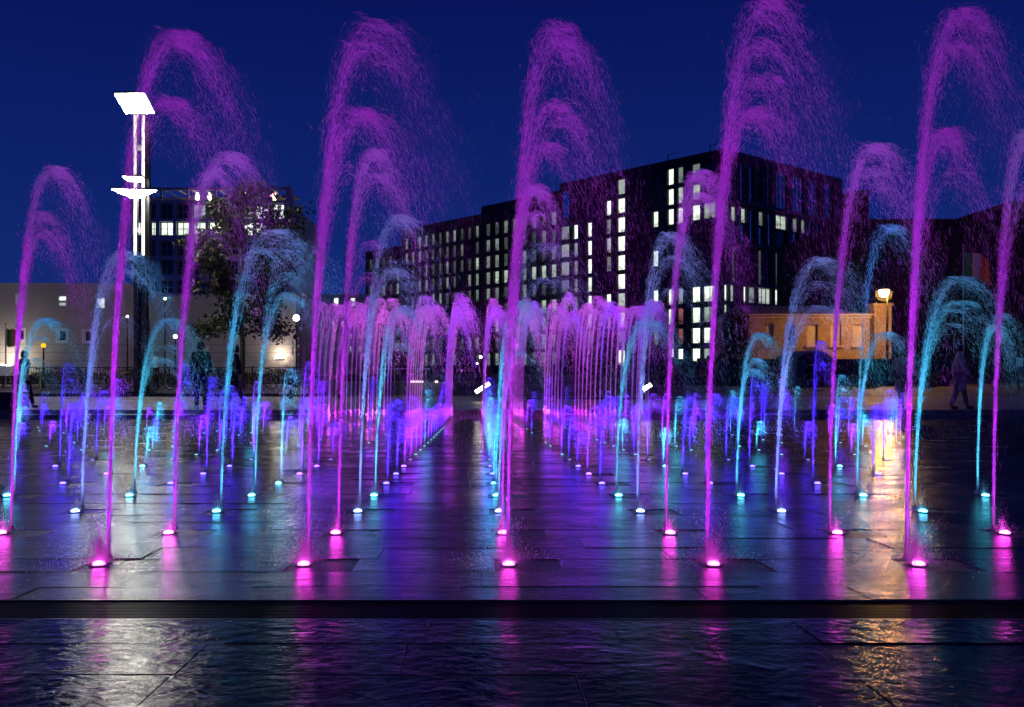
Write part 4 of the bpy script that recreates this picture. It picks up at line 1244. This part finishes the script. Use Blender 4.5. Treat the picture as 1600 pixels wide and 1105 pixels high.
def light_data(colour, power, ang=46):
    key = (colour, round(power, 2), ang)
    if key not in LD:
        l = bpy.data.lights.new('uplight_beam', 'SPOT')
        l.color = COL[colour]; l.energy = power; l.spot_size = math.radians(ang); l.spot_blend = 1.0
        l.shadow_soft_size = .03
        l.use_shadow = False            # the beam shines on through clear water
        l.use_nodes = True
        nt = l.node_tree; em = next(n for n in nt.nodes if n.type == 'EMISSION')
        fo = nt.nodes.new('ShaderNodeLightFalloff'); fo.inputs['Strength'].default_value = 1.0; fo.inputs['Smooth'].default_value = .08
        q1 = nt.nodes.new('ShaderNodeMath'); q1.operation = 'MULTIPLY_ADD'; q1.inputs[1].default_value = 2.3
        q2 = nt.nodes.new('ShaderNodeMath'); q2.operation = 'MULTIPLY'; q2.inputs[1].default_value = .55
        nt.links.new(fo.outputs['Linear'], q2.inputs[0])
        nt.links.new(fo.outputs['Quadratic'], q1.inputs[0]); nt.links.new(q2.outputs[0], q1.inputs[2])
        nt.links.new(q1.outputs[0], em.inputs['Strength'])
        LD[key] = l
    return LD[key]

SD = {}
def added_glow_data(colour, power, rad_):
    if (colour, power) not in SD:
        l = bpy.data.lights.new('lens_spill', 'POINT'); l.color = COL[colour]; l.energy = power; l.shadow_soft_size = rad_; l.use_shadow = False
        SD[(colour, power)] = l
    return SD[(colour, power)]

G_ = 9.81
def drop_mesh(name, c, ax, l, w):
    n = len(c)
    r = rng.normal(size=(n,3)); p = r-ax*(r*ax).sum(1)[:,None]; p /= np.linalg.norm(p,axis=1)[:,None]
    q = np.cross(ax, p)
    v = np.empty((n*4,3))
    a = ax*(l[:,None]*.5); p = p*(w[:,None]*.5); q = q*(w[:,None]*.5)
    v[0::4] = c+a+p; v[1::4] = c+a-p; v[2::4] = c-a+q; v[3::4] = c-a-q
    base = (np.arange(n)*4)[:,None]
    f = np.concatenate([base+np.array(t_) for t_ in ((0,1,2),(0,3,1),(0,2,3),(1,3,2))], 1).reshape(-1)
    me = bpy.data.meshes.new(name)
    me.vertices.add(n*4); me.vertices.foreach_set('co', v.astype(np.float32).reshape(-1))
    nf = n*4
    me.loops.add(nf*3); me.loops.foreach_set('vertex_index', f.astype(np.int32))
    me.polygons.add(nf); me.polygons.foreach_set('loop_start', (np.arange(nf)*3).astype(np.int32))
    try: me.polygons.foreach_set('loop_total', np.full(nf, 3, np.int32))
    except Exception: pass
    me.materials.append(M_water)
    me.update(calc_edges=True)
    return me

def spray_mesh(n, arcs, lean, sv, wr, lr, fall=.34, per=60, extra=1, loose=.09):
    """water along ballistic threads: each thread leaves the nozzle with its own speed and lean and breaks into drops
    as it climbs over and falls. arcs = [(height, weight)], lean = sideways drift, sv = spread of the speeds"""
    hm = max(a[0] for a in arcs)
    arcs = list(arcs)+[(hm*rng.uniform(.66,.97), .22) for _ in range(rng.integers(0, extra+2) if extra else 0)]
    wt = np.array([a[1] for a in arcs], float); wt /= wt.sum()
    nst = max(20, n//per)
    ks = rng.choice(len(arcs), nst, p=wt)
    Hs = np.array([arcs[k][0] for k in ks])*(1-np.abs(rng.normal(0,.016,nst)))
    arc_lean = rng.normal(0, .10, len(arcs))
    Ls = lean*(1+arc_lean[ks]+rng.normal(0,.12,nst))
    Sx = rng.normal(0, sv*.27, nst); Sy = rng.normal(0, sv*.60, nst)
    Tm = 1.05+.90*rng.random(nst)**1.3             # where each thread has thinned out
    g = rng.integers(0, nst, n)
    rise = rng.random(n) > fall
    u = rng.random(n); even = rng.random(n) < .7
    tau = np.where(rise, np.where(even, 1-np.sqrt(1-u), u), np.where(even, 1+(Tm[g]-1)*np.sqrt(u)*.98, 1+(Tm[g]-1)*u**1.2))
    free = rng.random(n) < loose                  # stray droplets off the threads
    H = Hs[g]*np.where(free, 1-np.abs(rng.normal(0,.05,n)), 1)
    vz = np.sqrt(2*G_*H); ta = vz/G_; tt = tau*ta
    L = Ls[g]*np.where(free, 1+rng.normal(0,.25,n), 1)
    jx = rng.normal(0, 1, (n,2))*(.0012+.0045*tau[:,None]**1.5)*np.where(free, 4.0, 1.0)[:,None]*(sv/.05)
    x = L*ta*tau**1.7*np.where(tau > 1, 1+.10*(tau-1), 1) + Sx[g]*tt + jx[:,0]
    y_ = .04*tt + Sy[g]*tt + jx[:,1]
    z = vz*tt-.5*G_*tt**2
    ax = np.stack([L*1.7*tau**.7+Sx[g], Sy[g], vz-G_*tt], 1)+rng.normal(0, .16, (n,3))
    ax /= np.linalg.norm(ax,axis=1)[:,None]
    w = rng.uniform(*wr, n); l = rng.uniform(*lr, n)
    big = rng.random(n) < .02
    w = np.where(big, w*3.2, w); l = np.where(big, l*.6, l)
    ok = z > .01
    c = np.stack([x,y_,z],1)
    return drop_mesh('spray', c[ok], ax[ok], l[ok], w[ok])

def stream_mesh(H, lean, r0=.0075, frac=.5, n=100, sides=6):
    """the solid core of the jet: a rippled, necking rod of water"""
    vz = math.sqrt(2*G_*H); t1 = vz/G_; ta = t1*frac
    pts, rad = [], []
    for i in range(n):
        t = ta*i/(n-1)
        pts.append((lean*t1*(t/t1)**1.7, .04*t, .015+vz*t-.5*G_*t*t))
        rad.append(r0*(1-.3*i/n)*(1+(.16+.40*i/n)*math.sin(i*2.6+random.random()*1.5)))
    mb = MB(); mb.smooth = False; mb.tube(pts, rad, sides); 
    return mb.mesh('stream', M_water)

def splash_mesh(n, R, hgt, wr, burst=True):
    th = rng.random(n)*2*PI
    r = rng.exponential(R, n); z = rng.exponential(hgt, n)*np.exp(-r/R*.35)
    c = np.stack([r*np.cos(th), r*np.sin(th)*.8, z+.006],1)
    ax = rng.normal(size=(n,3)); ax[:,2] += 1; ax /= np.linalg.norm(ax,axis=1)[:,None]
    w = rng.uniform(*wr, n); l = w*rng.uniform(1.2,3.5,n)
    core = rng.random(n) < .30
    c[core] = c[core]*np.array([.20,.20,.75])
    if burst:
        m = int(n*.10); k = rng.integers(0,7,m); a = rng.random(7)*2*PI; el = rng.uniform(1.1,1.5,7); d = rng.random(m)**.9*hgt*rng.uniform(2,6,7)[k]
        dr = np.stack([np.cos(a)*np.cos(el), np.sin(a)*np.cos(el), np.sin(el)],1)[k]+rng.normal(0,.10,(m,3))
        c[:m] = dr*d[:,None]+np.array([0,0,.01]); ax[:m] = dr/np.linalg.norm(dr,axis=1)[:,None]; l[:m] *= 1.6
    return drop_mesh('splash', c, ax, l, w)

ORD = ['zeroth','first','second','third','fourth','fifth','sixth','seventh','eighth','ninth','tenth','eleventh','twelfth','thirteenth','fourteenth','fifteenth','sixteenth','seventeenth','eighteenth','nineteenth','twentieth']
def top_h(r, py):
    Yr = row_y(r)+.09
    return CZ+(PY-py)*Yr/F - plz(Yr)

def jet(r, n, spray, stream, colour, power, label, group, splash=None, scale=1.0, nozzle=True, ang=64, lens=None):
    Yr = row_y(r); X = col_x(n)
    t = empty('fountain_jet', (X, Yr, plz(Yr)+.001), label, 'fountain jet', group)
    up = link('uplight', RIM, t); link('lens', (LENSMESH if r <= 7 else LENSMESHF)['hot' if colour == 'pink' else (lens or colour)], up, loc=(0,0,.001))
    if nozzle: link('nozzle', NOZ, t, loc=(0,.09,0))
    o = link('spray', spray, t, kind='stuff', loc=(0,.09,0)); o.scale = (1,1,scale)
    if stream: s = link('stream', stream, t, loc=(0,.09,0)); s.scale = (1,1,scale)
    if splash: link('splash', splash, t, kind='stuff', loc=(0,.02,0))
    l = bpy.data.objects.new('beam', light_data(colour, power, ang)); C.objects.link(l); l.parent = t
    l.location = (0,.045,.012); l.rotation_euler = (PI-.05, .08, 0)
    if r <= 12 or r >= 20:          # added point lamp standing in for light scattered by mist at the foot
        pw, zz, rad_ = (.30, .045, .03) if r == 1 else (.20, .045, .03) if r == 2 else (.16, .16, .06) if r <= 4 else (.55, .28, .08) if r <= 12 else (.7, .22, .03)
        l = bpy.data.objects.new('lens_spill', added_glow_data('hot' if colour == 'pink' else colour, pw, rad_)); C.objects.link(l); l.parent = t
        l.location = (0, .02, zz)
    return t

GP = {1:'tall pink jets of the front row', 2:'pink jets of the second row', 3:'pale blue jets of the third row', 4:'cyan jets of the fourth row'}
SPL = [splash_mesh(9000, .052, .036, (.0007,.0018)) for _ in range(4)]
SPS = [splash_mesh(1200, .026, .024, (.0007,.0018)) for _ in range(3)]
# rows one to four: every jet is its own water, arcs measured by their tops
front = {
 1: {-2:[(45,1),(150,.5)], -1:[(28,.7),(60,.6),(168,1.0)], 0:[(30,1),(60,.5),(155,.8),(222,.5)], 1:[(-5,1),(110,.5),(165,.9),(60,.3)], 2:[(8,1),(60,.5),(200,.7)]},
 2: {-3:[(258,1),(330,.5)], -2:[(236,1),(262,.5)], -1:[(232,1),(270,.6)], 0:[(288,1),(330,.5)], 1:[(265,1),(300,.5)], 2:[(222,1),(260,.4)], 3:[(200,1),(280,.5)]},
 3: {-3:[(392,1),(420,.4)], -2:[(358,1),(385,.5)], -1:[(335,.8),(420,.6)], 0:[(378,.8),(432,.8),(480,.6)], 1:[(362,1),(398,.8)], 2:[(402,.8),(440,.5),(478,.9)], 3:[(432,1),(470,.6)]},
 4: {-4:[(497,1)], -3:[(498,1)], -2:[(458,1),(390,.3)], -1:[(478,1)], 0:[(470,1)], 1:[(500,1)], 2:[(520,1),(560,.6)], 3:[(350,.8),(519,1)], 4:[(508,1),(490,.6)]},
}
colr = {1:'pink', 2:'pink', 3:'sky', 4:'teal'}
words = {1:'tall pink jet', 2:'pink jet', 3:'pale blue jet', 4:'cyan jet'}
place = {(1,-2):'before the light mast',(1,-1):'left of the central aisle',(1,0):'nearest the central aisle',(1,1):'before the office block corner',(1,2):'before the dark warehouse'}
SPEC = {1:(25000,.33,.058,(.0003,.0008),(.008,.028)), 2:(15500,.30,.050,(.0004,.0009),(.008,.028)), 3:(10500,.42,.046,(.0005,.0011),(.009,.028)), 4:(8000,.34,.044,(.0005,.0012),(.009,.026))}
POW = {1:25, 2:23, 3:23, 4:22}
for r in (1, 2, 3, 4):
    nd, lean, sv, wr_, lr_ = SPEC[r]
    ns = sorted(front[r])
    for q, n in enumerate(ns):
        arcs = [(max(.12, top_h(r, py)), w) for py, w in front[r][n]]
        Hm = max(a[0] for a in arcs)
        ln = lean*rng.uniform(.80,1.22)
        sm = spray_mesh(int(nd*rng.uniform(.9,1.1)), arcs, ln, sv, wr_, lr_)
        st_m = stream_mesh(min(a[0] for a in arcs)*.96, ln, {1:.0066,2:.0060,3:.0066,4:.0066}[r])
        lab = f"{words[r]}, {ORD[q+1]} from the left in the {ORD[r]} row" + (', '+place[(r,n)] if (r,n) in place else '')
        c_ = colr[r]
        if r == 3 and n in (0,): c_ = 'sky'
        if r == 3 and n in (-2, 3): c_ = 'cyan'
        jet(r, n, sm, st_m, c_, POW[r], lab, GP[r], SPL[q % 4] if r <= 1 else SPS[q % 3])

# low blue jets, rows five to nineteen
LOWH = (.34, .42, .5, .62, .78)
LOW = []
for h_ in LOWH:
    for v in range(2):
        LOW.append((h_, spray_mesh(1100, [(h_,1),(h_*.85,.5)], .10+.07*v, .085, (.0011,.0026), (.006,.018), .45, 12, 1, .35), stream_mesh(h_, .13, .0042, .75, 26, 5)))
random.seed(21)
n_low = 0
for r in range(5, 20):
    Yr = row_y(r)
    n0 = int(math.ceil((((20-PX)/F*Yr)-X0)/PITCH)); n1 = int(math.floor((((1420-PX)/F*Yr)-X0)/PITCH))
    cols_ = list(range(n0, n1+1))
    for q, n in enumerate(cols_):
        if r >= 9 and random.random() < (.30 if r < 13 else .55) and n not in (0,-1): continue
        if r >= 13 and abs(n) > 11: continue
        h_, sp, stm = random.choice(LOW[4:] if r in (5,6) else (LOW if r < 12 else LOW[2:]))
        sc_ = random.uniform(.8, 1.15)*(1.0 if r != 5 else 1.2)
        c_ = random.choice(('blue','blue','violet','blue','cyan') if r < 9 else ('blue','violet','blue','violet','cyan'))
        if r <= 8:
            lab = f"low {dict(blue='blue',violet='violet',cyan='cyan')[c_]} jet, {ORD[q+1]} from the left in the {ORD[r]} row from the camera"; gp = f'low jets of the {ORD[r]} row'
        else:
            side = 'left' if n < 0 else 'right'
            dist = 'ninth to twelfth rows' if r < 13 else 'thirteenth to nineteenth rows'
            nm = dict(blue='blue',violet='violet',cyan='cyan')[c_]
            lab = f"small low {nm} jet {side} of the central aisle in the {dist}"; gp = f'small low {nm} jets {side} of the aisle, {dist}'
        jet(r, n, sp, stm, c_, 62 if c_ != 'cyan' else 34, lab, gp, None, sc_, r < 9, 80, 'cyan' if r > 8 else None)
        n_low += 1
# the far pink block
FSP = splash_mesh(420, .10, .16, (.004,.010), False)
FAR = [(2.8, spray_mesh(2600, [(2.8,1),(2.7,.5)], .24+.04*v, .055, (.002,.0055), (.02,.07), .40, 45, 0), stream_mesh(2.8, .28, .014, .75, 40, 5)) for v in range(6)]
for r in range(20, 27):
    Yr = row_y(r)
    for n in range(-6, 6):
        px = PX+col_x(n)*F/Yr
        if not (478 < px < 1015): continue
        h_, sp, stm = random.choice(FAR)
        side = 'left' if n < 0 else 'right'
        Ht = top_h(r, random.gauss(478, 8))
        lab = f"thin tall pink jet in the far block {side} of the central aisle"
        c_ = random.choice(('rose','pink','rose','violet'))
        if c_ == 'violet': lab = f"thin tall violet jet in the far block {side} of the central aisle"
        jet(r, n, sp, stm, c_, 40, lab, f"far {'violet' if c_=='violet' else 'pink'} jets {side} of the aisle", FSP, Ht/h_, False, 56, 'rose')
print('low jets', n_low, 'slabs', n_single, 'tris', sum(len(m.polygons) for m in bpy.data.meshes))
